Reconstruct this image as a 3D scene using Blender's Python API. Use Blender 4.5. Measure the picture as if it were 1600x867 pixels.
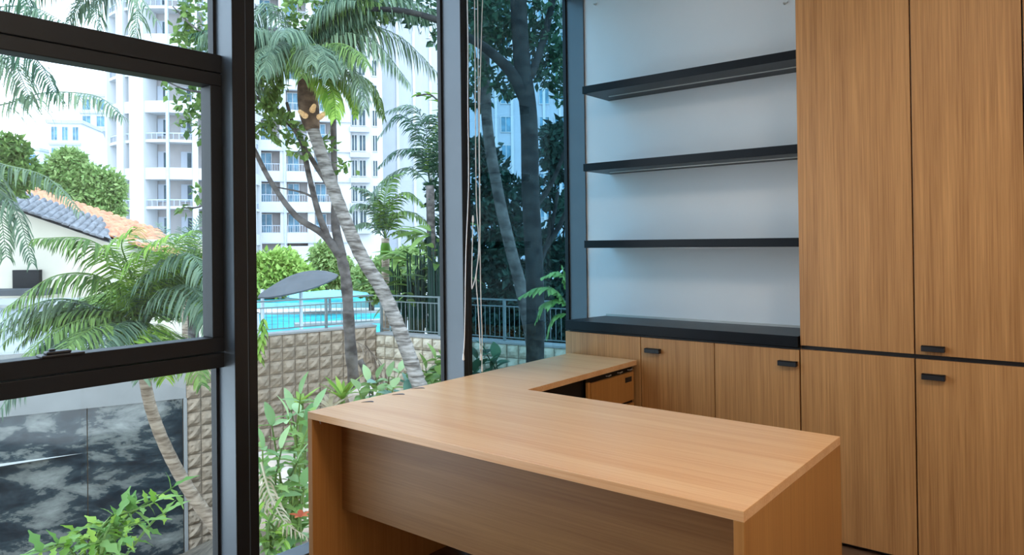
import bpy, math, random
import numpy as np
from mathutils import Vector, Matrix
for _o in list(bpy.data.objects): bpy.data.objects.remove(_o)
SC = bpy.context.scene; COL = SC.collection
random.seed(7); RNG = np.random.default_rng(11)
# ------------------------------------------------------------------ camera
FPX, CY, YAW, PITCH, ROLL = 1131.51, 370.8, math.radians(38.9945), math.radians(.3892), math.radians(.7108)
CAM = Vector((2.5995, -.0879, 1.465))
FW = Vector((-math.sin(YAW)*math.cos(PITCH), math.cos(YAW)*math.cos(PITCH), math.sin(PITCH)))
RT = Vector((math.cos(YAW), math.sin(YAW), 0)); UP = RT.cross(FW)
R2 = RT*math.cos(ROLL)-UP*math.sin(ROLL); U2 = RT*math.sin(ROLL)+UP*math.cos(ROLL)
cd = bpy.data.cameras.new('camera'); cam = bpy.data.objects.new('camera', cd); COL.objects.link(cam)
M = Matrix((R2, U2, -FW)).transposed().to_4x4(); M.translation = CAM; cam.matrix_world = M
cd.sensor_width = 36; cd.lens = FPX/1600*36; cd.shift_y = -(433.5-CY)/1600; cd.clip_end = 600
SC.camera = cam
# ------------------------------------------------------------------ world / lights / exposure
w = bpy.data.worlds.new('sky'); SC.world = w; w.use_nodes = True
nt = w.node_tree; nt.nodes.clear()
wo = nt.nodes.new('ShaderNodeOutputWorld'); bg = nt.nodes.new('ShaderNodeBackground')
tc = nt.nodes.new('ShaderNodeTexCoord'); sx = nt.nodes.new('ShaderNodeSeparateXYZ'); rp = nt.nodes.new('ShaderNodeValToRGB')
nt.links.new(tc.outputs['Generated'], sx.inputs[0]); nt.links.new(sx.outputs['Z'], rp.inputs[0])
rp.color_ramp.elements[0].position = 0; rp.color_ramp.elements[0].color = (.76, .88, 1, 1)
rp.color_ramp.elements[1].position = .7; rp.color_ramp.elements[1].color = (.53, .73, 1, 1)
nt.links.new(rp.outputs[0], bg.inputs[0]); bg.inputs[1].default_value = 3.6
nt.links.new(bg.outputs[0], wo.inputs[0])
sd = bpy.data.lights.new('sun', 'SUN'); sd.energy = 1.3; sd.angle = math.radians(25); sd.color = (1, .96, .88)
sun = bpy.data.objects.new('sun', sd); COL.objects.link(sun)
sun.rotation_euler = Vector((.55, -.45, .95)).to_track_quat('Z', 'Y').to_euler()
SC.view_settings.view_transform = 'Standard'; SC.view_settings.look = 'None'
SC.view_settings.exposure = 0.45; SC.view_settings.gamma = 1; SC.view_settings.use_curve_mapping = False

def at(u, v, dep):
    x = (u-800)/FPX; y = (CY-v)/FPX
    x, y = x*math.cos(ROLL)+y*math.sin(ROLL), -x*math.sin(ROLL)+y*math.cos(ROLL)
    return CAM+(FW+RT*x+UP*y)*dep
def onz(u, v, z):
    r = at(u, v, 1)-CAM; return CAM+r*((z-CAM.z)/r.z)
def onx(u, v, X):
    r = at(u, v, 1)-CAM; return CAM+r*((X-CAM.x)/r.x)
# ------------------------------------------------------------------ materials
def newmat(n):
    m = bpy.data.materials.new(n); m.use_nodes = True; t = m.node_tree; return m, t, t.nodes['Principled BSDF']
def plain(n, c, r=.5, metal=0, noise=.12, ns=6, bump=0, spec=.5, coat=0):
    m, t, p = newmat(n)
    g = t.nodes.new('ShaderNodeNewGeometry'); nz = t.nodes.new('ShaderNodeTexNoise'); nz.inputs['Scale'].default_value = ns; nz.inputs['Detail'].default_value = 5
    t.links.new(g.outputs['Position'], nz.inputs['Vector'])
    cr = t.nodes.new('ShaderNodeValToRGB'); cr.color_ramp.elements[0].position = .3; cr.color_ramp.elements[1].position = .7
    cr.color_ramp.elements[0].color = tuple(x*(1-noise) for x in c)+(1,); cr.color_ramp.elements[1].color = tuple(min(1, x*(1+noise)) for x in c)+(1,)
    t.links.new(nz.outputs['Fac'], cr.inputs[0]); t.links.new(cr.outputs[0], p.inputs['Base Color'])
    p.inputs['Roughness'].default_value = r; p.inputs['Metallic'].default_value = metal; p.inputs['Specular IOR Level'].default_value = spec
    p.inputs['Coat Weight'].default_value = coat
    if bump:
        b = t.nodes.new('ShaderNodeBump'); b.inputs['Strength'].default_value = bump; b.inputs['Distance'].default_value = .02
        t.links.new(nz.outputs['Fac'], b.inputs['Height']); t.links.new(b.outputs[0], p.inputs['Normal'])
    return m
def wood(n, ax, lo, hi, rough=.42, shift=(0, 0, 0), coat=0.0):
    m, t, p = newmat(n); g = t.nodes.new('ShaderNodeNewGeometry')
    def layer(along, across, det):
        mp = t.nodes.new('ShaderNodeMapping'); s = [across]*3; s[ax] = along
        mp.inputs['Scale'].default_value = s; mp.inputs['Location'].default_value = shift
        nz = t.nodes.new('ShaderNodeTexNoise'); nz.inputs['Scale'].default_value = 1; nz.inputs['Detail'].default_value = det
        t.links.new(g.outputs['Position'], mp.inputs[0]); t.links.new(mp.outputs[0], nz.inputs['Vector']); return nz.outputs['Fac']
    a = layer(2.2, 130, 3); b = layer(.5, 16, 4); c = layer(6, 330, 2)
    def ma(op, x, y):
        q = t.nodes.new('ShaderNodeMath'); q.operation = op
        for i, z in enumerate((x, y)):
            if isinstance(z, float): q.inputs[i].default_value = z
            else: t.links.new(z, q.inputs[i])
        return q.outputs[0]
    f = ma('ADD', ma('ADD', ma('MULTIPLY', a, .4), ma('MULTIPLY', b, .4)), ma('MULTIPLY', c, .2))
    cr = t.nodes.new('ShaderNodeValToRGB'); cr.color_ramp.elements[0].position = .36; cr.color_ramp.elements[1].position = .62
    cr.color_ramp.elements[0].color = lo+(1,); cr.color_ramp.elements[1].color = hi+(1,)
    t.links.new(f, cr.inputs[0]); t.links.new(cr.outputs[0], p.inputs['Base Color'])
    p.inputs['Roughness'].default_value = rough; p.inputs['Coat Weight'].default_value = coat; p.inputs['Coat Roughness'].default_value = .25
    bm_ = t.nodes.new('ShaderNodeBump'); bm_.inputs['Strength'].default_value = .05; bm_.inputs['Distance'].default_value = .001
    t.links.new(a, bm_.inputs['Height']); t.links.new(bm_.outputs[0], p.inputs['Normal'])
    return m
def leafm(n, c1, c2, rough=.5, trans=.3):
    c1 = tuple(x*.72 for x in c1); c2 = tuple(x*.86 for x in c2)
    m, t, p = newmat(n); g = t.nodes.new('ShaderNodeNewGeometry'); oi = t.nodes.new('ShaderNodeObjectInfo')
    ad = t.nodes.new('ShaderNodeMath'); ad.operation = 'ADD'; fr = t.nodes.new('ShaderNodeMath'); fr.operation = 'FRACT'
    t.links.new(g.outputs['Random Per Island'], ad.inputs[0]); t.links.new(oi.outputs['Random'], ad.inputs[1]); t.links.new(ad.outputs[0], fr.inputs[0])
    cr = t.nodes.new('ShaderNodeValToRGB'); cr.color_ramp.elements[0].color = c1+(1,); cr.color_ramp.elements[1].color = c2+(1,)
    t.links.new(fr.outputs[0], cr.inputs[0]); t.links.new(cr.outputs[0], p.inputs['Base Color']); p.inputs['Roughness'].default_value = rough; p.inputs['Specular IOR Level'].default_value = .18
    tr = t.nodes.new('ShaderNodeBsdfTranslucent'); t.links.new(cr.outputs[0], tr.inputs[0]); mx = t.nodes.new('ShaderNodeMixShader'); mx.inputs[0].default_value = trans
    t.links.new(p.outputs[0], mx.inputs[1]); t.links.new(tr.outputs[0], mx.inputs[2]); t.links.new(mx.outputs[0], t.nodes['Material Output'].inputs[0])
    return m
def glass(n, tint, refl=.06):
    m, t, p = newmat(n); t.nodes.remove(p)
    tr = t.nodes.new('ShaderNodeBsdfTransparent'); tr.inputs[0].default_value = tint+(1,)
    gl = t.nodes.new('ShaderNodeBsdfGlossy'); gl.inputs['Roughness'].default_value = 0.01
    lw = t.nodes.new('ShaderNodeLayerWeight'); pw = t.nodes.new('ShaderNodeMath'); pw.operation = 'POWER'; pw.inputs[1].default_value = 5
    ml = t.nodes.new('ShaderNodeMath'); ml.operation = 'MULTIPLY_ADD'; ml.inputs[1].default_value = .97; ml.inputs[2].default_value = .03
    lw.inputs[0].default_value = .5; t.links.new(lw.outputs['Facing'], pw.inputs[0]); t.links.new(pw.outputs[0], ml.inputs[0])
    mx = t.nodes.new('ShaderNodeMixShader'); t.links.new(ml.outputs[0], mx.inputs[0])
    t.links.new(tr.outputs[0], mx.inputs[1]); t.links.new(gl.outputs[0], mx.inputs[2]); t.links.new(mx.outputs[0], t.nodes['Material Output'].inputs[0])
    return m
def bark(n, c1, c2, ring=0.0):
    m, t, p = newmat(n); g = t.nodes.new('ShaderNodeNewGeometry')
    mp = t.nodes.new('ShaderNodeMapping'); mp.inputs['Scale'].default_value = (3, 3, 16 if ring else 5)
    nz = t.nodes.new('ShaderNodeTexNoise'); nz.inputs['Scale'].default_value = 2.2; nz.inputs['Detail'].default_value = 6
    t.links.new(g.outputs['Position'], mp.inputs[0]); t.links.new(mp.outputs[0], nz.inputs['Vector'])
    cr = t.nodes.new('ShaderNodeValToRGB'); cr.color_ramp.elements[0].position = .35; cr.color_ramp.elements[1].position = .65
    cr.color_ramp.elements[0].color = c1+(1,); cr.color_ramp.elements[1].color = c2+(1,)
    t.links.new(nz.outputs['Fac'], cr.inputs[0]); t.links.new(cr.outputs[0], p.inputs['Base Color']); p.inputs['Roughness'].default_value = .85; p.inputs['Specular IOR Level'].default_value = .1
    b = t.nodes.new('ShaderNodeBump'); b.inputs['Strength'].default_value = .6; b.inputs['Distance'].default_value = .03
    t.links.new(nz.outputs['Fac'], b.inputs['Height']); t.links.new(b.outputs[0], p.inputs['Normal'])
    return m
CAB_LO, CAB_HI = (.36, .155, .046), (.62, .305, .108)
m_cab = wood('cabinet_veneer_upright_grain', 2, CAB_LO, CAB_HI)
m_cab2 = wood('cabinet_veneer_second_sheet', 2, CAB_LO, CAB_HI, shift=(7, 3, 1))
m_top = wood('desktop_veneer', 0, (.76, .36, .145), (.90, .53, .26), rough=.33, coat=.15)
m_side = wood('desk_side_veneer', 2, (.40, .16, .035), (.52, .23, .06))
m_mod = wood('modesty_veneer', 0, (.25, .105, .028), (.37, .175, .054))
m_black = plain('black_lacquer', (.004, .005, .007), .38, noise=.05, spec=.2)
m_blackm = plain('black_matt_metal', (.015, .015, .017), .45, noise=.05)
m_frame = plain('slate_painted_aluminium', (.10, .12, .14), .34, metal=.15, noise=.04)
m_frameb = plain('backlit_dark_aluminium', (.010, .010, .011), .5, metal=0, noise=.1, spec=.3)  # darker copy for backlit inner faces; their shade is in the colour
m_wallw = plain('white_wall_paint', (.80, .81, .82), .85, noise=.015, ns=3)
m_warm = plain('warm_bounce_wall_paint', (.46, .34, .23), .85, noise=.02)  # colour of the unseen walls picked for darker, warm bounce light
m_ceil = plain('white_ceiling_paint', (.8, .8, .78), .9, noise=.01)
m_floor = wood('dark_floor_boards', 0, (.11, .05, .025), (.20, .11, .06), rough=.35)
m_alu = plain('aluminium_strip', (.5, .48, .45), .35, metal=.7, noise=.03)
m_cord = plain('white_cord', (.9, .9, .9), .7, noise=.03)
m_glass = glass('clear_window_glass', (.95, .975, .97))
m_glass3 = glass('shade_tinted_window_glass', (.50, .68, .74))  # tint also darkens the garden behind, standing in for shade and reflection there
m_block = plain('buff_split_face_block', (.27, .21, .15), .9, noise=.22, ns=9, bump=.5)
m_blockg = plain('pale_split_face_block', (.40, .34, .25), .9, noise=.16, ns=9, bump=.5)
m_mortar = plain('mortar', (.21, .17, .13), .95, noise=.15, ns=14)
m_conc = plain('pale_concrete', (.24, .24, .23), .9, noise=.08, ns=3)
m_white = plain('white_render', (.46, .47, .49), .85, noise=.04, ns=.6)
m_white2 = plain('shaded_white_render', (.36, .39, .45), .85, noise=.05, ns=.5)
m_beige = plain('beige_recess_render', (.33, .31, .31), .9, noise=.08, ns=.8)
m_bluepane = plain('pale_blue_window_pane', (.11, .22, .30), .2, noise=.4, ns=1.2, spec=.15)
m_darkpane = plain('dark_window_pane', (.05, .08, .10), .2, noise=.4, ns=1.5, spec=.15)
m_pipe = plain('pale_blue_pipe', (.38, .48, .58), .6)
m_cream = plain('cream_render', (.56, .50, .40), .9, noise=.05, ns=2)
m_orange = plain('orange_roof_tile', (.50, .20, .10), .85, noise=.35, ns=4)
m_grey = plain('grey_roof_tile', (.16, .16, .17), .85, noise=.4, ns=6)
m_soil = plain('soil', (.10, .075, .05), .95, noise=.5, ns=7, bump=.8)
m_pave = plain('pale_paving', (.50, .49, .45), .9, noise=.08, ns=.7)
m_water = plain('turquoise_pool_water', (.02, .34, .42), .3, noise=.5, ns=1.6, spec=.25)
m_rail = plain('grey_painted_steel', (.11, .14, .14), .5, noise=.08)
m_canopy = plain('grey_canopy_sheet', (.085, .09, .095), .95, noise=.12, ns=1.5, spec=.1)
m_teal = plain('pale_teal_sheet', (.16, .38, .40), .5)
m_rock = plain('pinkish_pale_stone', (.47, .38, .32), .9, noise=.2, ns=5, bump=.8)
b_palm = bark('ringed_palm_bark', (.07, .062, .055), (.27, .245, .22), 1)
b_tan = bark('tan_palm_bark', (.15, .11, .08), (.36, .29, .22), 1)
b_dark = bark('dark_bark', (.045, .04, .038), (.14, .125, .115))
b_black = bark('shaded_bark', (.008, .009, .01), (.03, .03, .028))
b_fib = bark('palm_fibre', (.04, .028, .02), (.14, .09, .06))
m_stub = plain('cut_frond_stub', (.62, .36, .16), .8, noise=.3, ns=30)
l_mid = leafm('mid_green_leaf', (.06, .13, .03), (.22, .34, .09))
l_yel = leafm('yellow_green_leaf', (.12, .28, .03), (.34, .50, .09))
l_dark = leafm('dark_green_leaf', (.018, .06, .035), (.06, .14, .07))
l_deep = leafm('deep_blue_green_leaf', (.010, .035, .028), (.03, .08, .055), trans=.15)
l_blue = leafm('blue_green_frond', (.06, .12, .075), (.20, .29, .18))
l_grey = leafm('grey_green_frond', (.07, .13, .075), (.25, .34, .20))
l_lime = leafm('lime_hedge_leaf', (.24, .42, .07), (.48, .66, .18))
l_far = leafm('far_tree_leaf', (.16, .29, .07), (.40, .52, .20))
l_fern = leafm('pale_fern_leaf', (.14, .30, .07), (.30, .46, .14))
l_sage = leafm('sage_bed_leaf', (.14, .30, .10), (.40, .56, .28))
l_dry = leafm('dry_leaf', (.42, .33, .20), (.62, .54, .38))
l_red = leafm('red_leaf', (.55, .09, .04), (.65, .18, .08))
# ------------------------------------------------------------------ mesh helpers
class MB:
    def __init__(s): s.v = []; s.f = []; s.sm = False
    def quad(s, *p):
        n = len(s.v); s.v += [tuple(q) for q in p]; s.f.append(tuple(range(n, n+len(p)))); return s
    def box(s, a, b):
        a = list(a); b = list(b); x0, x1 = sorted((a[0], b[0])); y0, y1 = sorted((a[1], b[1])); z0, z1 = sorted((a[2], b[2])); n = len(s.v)
        s.v += [(x, y, z) for z in (z0, z1) for (x, y) in ((x0, y0), (x1, y0), (x1, y1), (x0, y1))]
        s.f += [tuple(n+i for i in q) for q in ((0, 3, 2, 1), (4, 5, 6, 7), (0, 1, 5, 4), (1, 2, 6, 5), (2, 3, 7, 6), (3, 0, 4, 7))]
        return s
    def obox(s, o, ex, ey, ez, a, b):        # box in a skewed frame
        n = len(s.v); o = Vector(o)
        s.v += [tuple(o+ex*x+ey*y+ez*z) for z in (a[2], b[2]) for (x, y) in ((a[0], a[1]), (b[0], a[1]), (b[0], b[1]), (a[0], b[1]))]
        s.f += [tuple(n+i for i in q) for q in ((0, 3, 2, 1), (4, 5, 6, 7), (0, 1, 5, 4), (1, 2, 6, 5), (2, 3, 7, 6), (3, 0, 4, 7))]
        return s
    def prism(s, poly, z0, z1):
        n = len(s.v); k = len(poly); s.v += [(x, y, z0) for x, y in poly]+[(x, y, z1) for x, y in poly]
        s.f.append(tuple(reversed(range(n, n+k)))); s.f.append(tuple(range(n+k, n+2*k)))
        for i in range(k): j = (i+1) % k; s.f.append((n+i, n+j, n+k+j, n+k+i))
        return s
    def tube(s, pts, rad, seg=8, cap=True):
        pts = [Vector(p) for p in pts]; m = len(pts)
        if not isinstance(rad, (list, tuple)): rad = [rad]*m
        n0 = len(s.v)
        for i, p in enumerate(pts):
            d = (pts[min(i+1, m-1)]-pts[max(i-1, 0)]).normalized()
            a = d.cross(Vector((.3, .9, .1)) if abs(d.y) < .9 else Vector((1, 0, 0))).normalized(); b = d.cross(a)
            for k in range(seg):
                t = 2*math.pi*k/seg; s.v.append(tuple(p+(a*math.cos(t)+b*math.sin(t))*rad[i]))
        for i in range(m-1):
            for k in range(seg):
                k2 = (k+1) % seg; s.f.append((n0+i*seg+k, n0+i*seg+k2, n0+(i+1)*seg+k2, n0+(i+1)*seg+k))
        if cap: s.f.append(tuple(n0+k for k in reversed(range(seg)))); s.f.append(tuple(n0+(m-1)*seg+k for k in range(seg)))
        return s
    def build(s, name, mat, parent=None, bevel=0, smooth=False):
        me = bpy.data.meshes.new(name); me.from_pydata(s.v, [], s.f); me.materials.append(mat); me.update()
        if smooth: me.polygons.foreach_set('use_smooth', [True]*len(me.polygons))
        return link(name, me, parent, bevel)
def link(name, me, parent=None, bevel=0):
    o = bpy.data.objects.new(name, me); COL.objects.link(o)
    if parent is not None: o.parent = parent
    if bevel:
        md = o.modifiers.new('bevel', 'BEVEL'); md.width = bevel; md.segments = 2; md.limit_method = 'ANGLE'
    return o
def tag(o, label=None, cat=None, group=None, kind=None):
    for k, v in (('label', label), ('category', cat), ('group', group), ('kind', kind)):
        if v: o[k] = v
    return o
def thing(name, label, cat, group=None, kind=None):
    o = bpy.data.objects.new(name, None); COL.objects.link(o); o.empty_display_size = .1
    return tag(o, label, cat, group, kind)
_roots = []
def rebase(root, base):      # put the empty at the thing's base; children keep their world place
    base = Vector(base); root.location = base
    for c in root.children: c.location = c.location-base
def bx(name, a, b, mat, parent=None, bevel=0): return MB().box(a, b).build(name, mat, parent, bevel)
def spline(P, n=6):           # Catmull-Rom through points
    P = [Vector(p) for p in P]; Q = [P[0]*2-P[1]]+P+[P[-1]*2-P[-2]]; out = []
    for i in range(1, len(Q)-2):
        for k in range(n):
            t = k/n; a, b, c, d = Q[i-1:i+3]
            out.append(.5*((2*b)+(c-a)*t+(2*a-5*b+4*c-d)*t*t+(3*b-a-3*c+d)*t**3))
    return out+[P[-1]]
def pxtube(name, pts, mat, parent, seg=10, n=5, wob=0.0):   # pts: (u, v, depth, width in pixels)
    P = spline([at(u, v, d) for u, v, d, w_ in pts], n); W = spline([Vector((w_*d/FPX/2, 0, 0)) for u, v, d, w_ in pts], n)
    rad = [max(.004, q.x)*(1+wob*(i % 2)) for i, q in enumerate(W)]
    return MB().tube(P, rad, seg).build(name, mat, parent, smooth=True)
def leafcloud(name, mat, blobs, n, size, parent=None, flat=.5, kind='stuff', aspect=.5):
    """blobs: (centre, (rx,ry,rz)); n leaf quads each folded on its midrib"""
    V = []
    tot = sum(b[1][0]*b[1][1]*b[1][2] for b in blobs)**.0
    wts = np.array([b[1][0]*b[1][2] for b in blobs]); wts = wts/wts.sum()
    for (c, r), wt in zip(blobs, wts):
        k = max(3, int(n*wt)); d = RNG.normal(size=(k, 3)); d /= np.linalg.norm(d, axis=1)[:, None]
        rr = RNG.uniform(.35, 1, (k, 1))**.45*(1+.12*RNG.normal(size=(k, 1)))
        # clumps
        p = np.array(c)+d*rr*np.array(r)
        V.append(np.hstack([p, d]))
    A = np.vstack(V); p = A[:, :3]; k = len(p)
    ax = RNG.normal(size=(k, 3))+A[:, 3:]*.6; ax[:, 2] -= .3; ax /= np.linalg.norm(ax, axis=1)[:, None]
    nn = RNG.normal(size=(k, 3))*.8; nn[:, 2] += 1; sd_ = np.cross(ax, nn); sd_ /= np.linalg.norm(sd_, axis=1)[:, None]+1e-9
    up = np.cross(sd_, ax); s = size*RNG.uniform(.6, 1.3, (k, 1))
    v = np.stack([p, p+ax*s*.45+sd_*s*aspect*.5-up*s*.08, p+ax*s, p+ax*s*.45-sd_*s*aspect*.5-up*s*.08], 1).reshape(-1, 3)
    me = bpy.data.meshes.new(name); me.from_pydata(v.tolist(), [], np.arange(4*k).reshape(-1, 4).tolist()); me.materials.append(mat); me.update()
    o = link(name, me, parent)
    if kind: o['kind'] = kind
    return o
def frond_mb(path, ll, lw, n, hang=.5, spread=.8, stem=.010, start=.12, tipf=.35, jit=.16):
    if n > 30: n = int(n*1.45); lw = lw*.62
    mb = MB(); P = spline(path, 8); m = len(P); L = [0]
    for a, b in zip(P, P[1:]): L.append(L[-1]+(b-a).length)
    def pos(t):
        q = t*L[-1]; i = 0
        while i < m-2 and L[i+1] < q: i += 1
        h = (q-L[i])/max(1e-6, L[i+1]-L[i]); return P[i].lerp(P[i+1], h), (P[i+1]-P[i]).normalized()
    mb.tube(P, [stem*(1-.8*i/m) for i in range(m)], 4, False)
    D = Vector((0, 0, -1))
    for k in range(n):
        t = start+(1-start)*k/(n-1); p, tg = pos(min(t, .999)); sv = tg.cross(Vector((0, 0, 1)))
        if sv.length < .1: sv = tg.cross(Vector((1, 0, 0)))
        sv.normalize(); prof = math.sin(math.pi*min(1, (t-start)/(1-start)*.78+.2))**.7
        for sg in (-1, 1):
            l = ll*max(tipf, prof)*random.uniform(1-jit, 1+jit)
            d1 = (tg*.55+sv*sg*spread+D*hang*.35+Vector([random.uniform(-jit, jit) for _ in range(3)])).normalized()
            d2 = (d1*.7+D*hang).normalized(); d3 = (d2*.5+D*hang*1.3+d1*.15).normalized() if hang > .2 else d2
            sw = d1.cross(sv.cross(tg)).normalized()*lw*.5
            a = p; b = p+d1*l*.35; c = b+d2*l*.35; e = c+d3*l*.3
            i0 = len(mb.v); mb.v += [tuple(x) for x in (a-sw*.4, a+sw*.4, b-sw, b+sw, c-sw*.8, c+sw*.8, e)]
            mb.f += [(i0, i0+1, i0+3, i0+2), (i0+2, i0+3, i0+5, i0+4), (i0+4, i0+5, i0+6)]
    return mb
def arc_path(base, az, el, length, droop):
    p = Vector(base); pts = [p.copy()]; h = Vector((math.cos(az), math.sin(az), 0)); k = 7
    for i in range(k):
        e = el-droop*((i+.5)/k)**1.2; p = p+(h*math.cos(e)+Vector((0, 0, math.sin(e))))*length/k; pts.append(p.copy())
    return pts
def crown(parent, base, n, length, mat, ll, lw, nl, hang, el=(-.1, 1.3), droop=(1.2, 2.2), az0=0, azr=2*math.pi, name='frond', rnd=0.15):
    for i in range(n):
        az = az0+azr*(i+random.uniform(-.3, .3))/n*1.0; az = az0+((i*2.39996) % azr if azr > 6 else azr*random.random())
        e = el[0]+(el[1]-el[0])*((i*.618) % 1)
        f = frond_mb(arc_path(Vector(base)+Vector((0, 0, .02*i % .1)), az, e, length*random.uniform(1-rnd, 1+rnd), random.uniform(*droop)), ll, lw, nl, hang)
        f.build(name, mat[i % len(mat)] if isinstance(mat, list) else mat, parent)
def leaf_mesh(name, mat, L, W, lobes=0, curl=.25):
    mb = MB(); K = 5; row = []
    for i in range(K+1):
        t = i/K; wd = W*.5*math.sin(math.pi*min(1, t*.9+.08))**.8*(1 if not lobes or i % 2 else .45); z = -curl*L*t*t
        row.append((Vector((t*L, -wd, z+.12*wd*2)), Vector((t*L, 0, z)), Vector((t*L, wd, z+.12*wd*2))))
    for a, b in zip(row, row[1:]):
        for j in (0, 1):
            mb.quad(a[j], b[j], b[j+1], a[j+1])
    me = bpy.data.meshes.new(name); 
    # weld
    vv = {}; vs = []; ff = []
    for f in mb.f:
        q = []
        for i in f:
            k = tuple(round(x, 5) for x in mb.v[i])
            if k not in vv: vv[k] = len(vs); vs.append(k)
            if vv[k] not in q: q.append(vv[k])
        if len(q) > 2: ff.append(q)
    me.from_pydata(vs, [], ff); me.materials.append(mat); me.update(); me.polygons.foreach_set('use_smooth', [True]*len(me.polygons)); return me
def put_leaf(me, p, d, parent, sc=1, name='leaf', roll=0):
    d = Vector(d).normalized(); o = bpy.data.objects.new(name, me); COL.objects.link(o); o.parent = parent
    y = Vector((0, 0, 1)).cross(d)
    if y.length < .05: y = Vector((1, 0, 0))
    y.normalize(); z = d.cross(y); R = Matrix((d, y, z)).transposed().to_4x4() @ Matrix.Rotation(roll, 4, 'X')
    o.matrix_local = Matrix.Translation(Vector(p)) @ R @ Matrix.Diagonal((sc, sc, sc, 1)); return o
def shrub(name, label, cat, base, stems, mesh, stemmat, step=.09, sc=(.7, 1.2), group=None):
    """stems: list of point paths; leaves (parts) go up each stem in pairs"""
    t = thing(name, label, cat, group); mb = MB()
    nl_ = 0
    for path in stems:
        P = spline(path, 14); m = len(P); mb.tube(P, [.010*(1-.7*i/m)+.002 for i in range(m)], 5)
        acc = 0; k = 0
        for a, b in zip(P, P[1:]):
            acc += (b-a).length
            if acc >= step and nl_ < 280:
                acc = 0; k += 1; nl_ += 2; tg = (b-a).normalized(); ang = k*2.1+random.random()
                s1 = tg.cross(Vector((.2, .3, 1))).normalized(); s2 = tg.cross(s1)
                for q in (0, math.pi):
                    d = s1*math.cos(ang+q)+s2*math.sin(ang+q)+tg*.4+Vector((0, 0, -.05))
                    put_leaf(random.choice(mesh), b, d, t, random.uniform(*sc), roll=random.uniform(-.5, .5))
        put_leaf(mesh[0], P[-1], (P[-1]-P[-2]).normalized(), t, sc[1])
    mb.build('stem', stemmat, t); rebase(t, base); return t
# ================================================================== ROOM SHELL
XR, Y0, YW, ZC = 3.95, -2.6, 3.9085, 3.2
def struct(name, a, b, mat, bevel=0): return tag(bx(name, a, b, mat, None, bevel), kind='structure')
struct('floor', (-.16, Y0, -.3), (XR, YW, 0), m_floor)
struct('ceiling', (-.16, Y0, ZC), (XR, YW, ZC+.3), m_ceil)
struct('wall_back', (-.155, YW, -.3), (XR, YW+.25, ZC+.3), m_wallw)
struct('wall_right', (XR, Y0, -.3), (XR+.2, YW+.25, ZC+.3), m_wallw)
struct('wall_front', (-.16, Y0-.2, -.3), (XR+.2, Y0, ZC+.3), m_warm)
# window wall: three bays between deep mullions; z 0.14 sill rail to head 3.1
def bay(idx, ya, yb, gm):
    wn = thing('window_%d' % idx, None, None, kind='structure')
    bx('sill_rail', (-.16, ya, .02), (-.06, yb, .14), m_frame, wn, .003)
    bx('head_rail', (-.16, ya, 3.08), (-.06, yb, 3.2), m_frameb, wn, .003)
    for (p, q) in ((ya, ya+.014), (yb-.014, yb)): bx('glazing_bead', (-.16, p, .14), (-.135, q, 3.08), m_frameb, wn)
    bx('pane', (-.151, ya+.005, .14), (-.145, yb-.005, 3.08), gm, wn)
    rebase(wn, (-.11, (ya+yb)/2, 0)); return wn
bay(2, 1.509, 2.712, m_glass); bay(3, 2.775, 3.895, m_glass3); bay(4, -1.0, .2, m_glass)
struct('wall_left', (-.16, -2.5, 0), (-.01, -1.1, ZC), m_warm)  # unseen bay made solid to keep light off the desk front
n = 0
for (ya, yb) in ((1.413, 1.509), (2.712, 2.775), (3.895, 3.9085), (.2, .296), (-1.1, -1.0), (-2.6, -2.5)):
    n += 1; t = thing('trim_%d' % n, None, None, kind='structure')
    bx('mullion_side', (-.16, ya, 0), (-.004, yb, ZC), m_frame, t)
    if yb-ya > .05:
        s_ = ya+(yb-ya)*.6
        bx('cover_strip', (-.004, ya, 0), (.0, s_-.003, ZC), m_frameb, t); bx('cover_strip', (-.004, s_+.003, 0), (.0, yb, ZC), m_frameb, t)
    rebase(t, (-.08, (ya+yb)/2, 0))
# casement bay (window_1): fixed frame, lower pane, opening sash, upper pane
w1 = thing('window_1', None, None, kind='structure'); ya, yb = .296, 1.413
bx('transom', (-.16, ya, 2.145), (-.078, yb, 2.216), m_frameb, w1, .003)
bx('transom', (-.16, ya, .988), (-.078, yb, 1.045), m_frameb, w1, .003)
bx('sill_rail', (-.16, ya, .02), (-.09, yb, .14), m_frame, w1, .003)
bx('head_rail', (-.16, ya, 3.08), (-.09, yb, 3.2), m_frameb, w1, .003)
for (p, q) in ((ya, ya+.012), (yb-.012, yb)):
    bx('glazing_bead', (-.16, p, .14), (-.12, q, .988), m_frameb, w1); bx('glazing_bead', (-.16, p, 2.216), (-.12, q, 3.08), m_frameb, w1)
bx('lower_pane', (-.148, ya, .14), (-.142, yb, .99), m_glass, w1); bx('upper_pane', (-.148, ya, 2.21), (-.142, yb, 3.08), m_glass, w1)
sash = MB()
sash.box((-.15, ya+.003, 2.092), (-.073, yb-.003, 2.141)).box((-.15, ya+.003, 1.05), (-.073, yb-.003, 1.108))
sash.box((-.15, yb-.05, 1.108), (-.073, yb-.003, 2.092)).box((-.15, ya+.003, 1.108), (-.073, ya+.05, 2.092))
so = sash.build('opening_sash', m_frameb, w1, .003)
bx('sash_pane', (-.128, ya+.04, 1.10), (-.122, yb-.04, 2.10), m_glass, so)
hd = MB().box((-.12, .775, 1.106), (-.062, .905, 1.116)).box((-.10, .79, 1.116), (-.066, .865, 1.126)).box((-.09, .80, 1.126), (-.072, .82, 1.134))
hd.build('sash_latch', m_blackm, so, .004)
rebase(w1, (-.11, (ya+yb)/2, 0))
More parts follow.
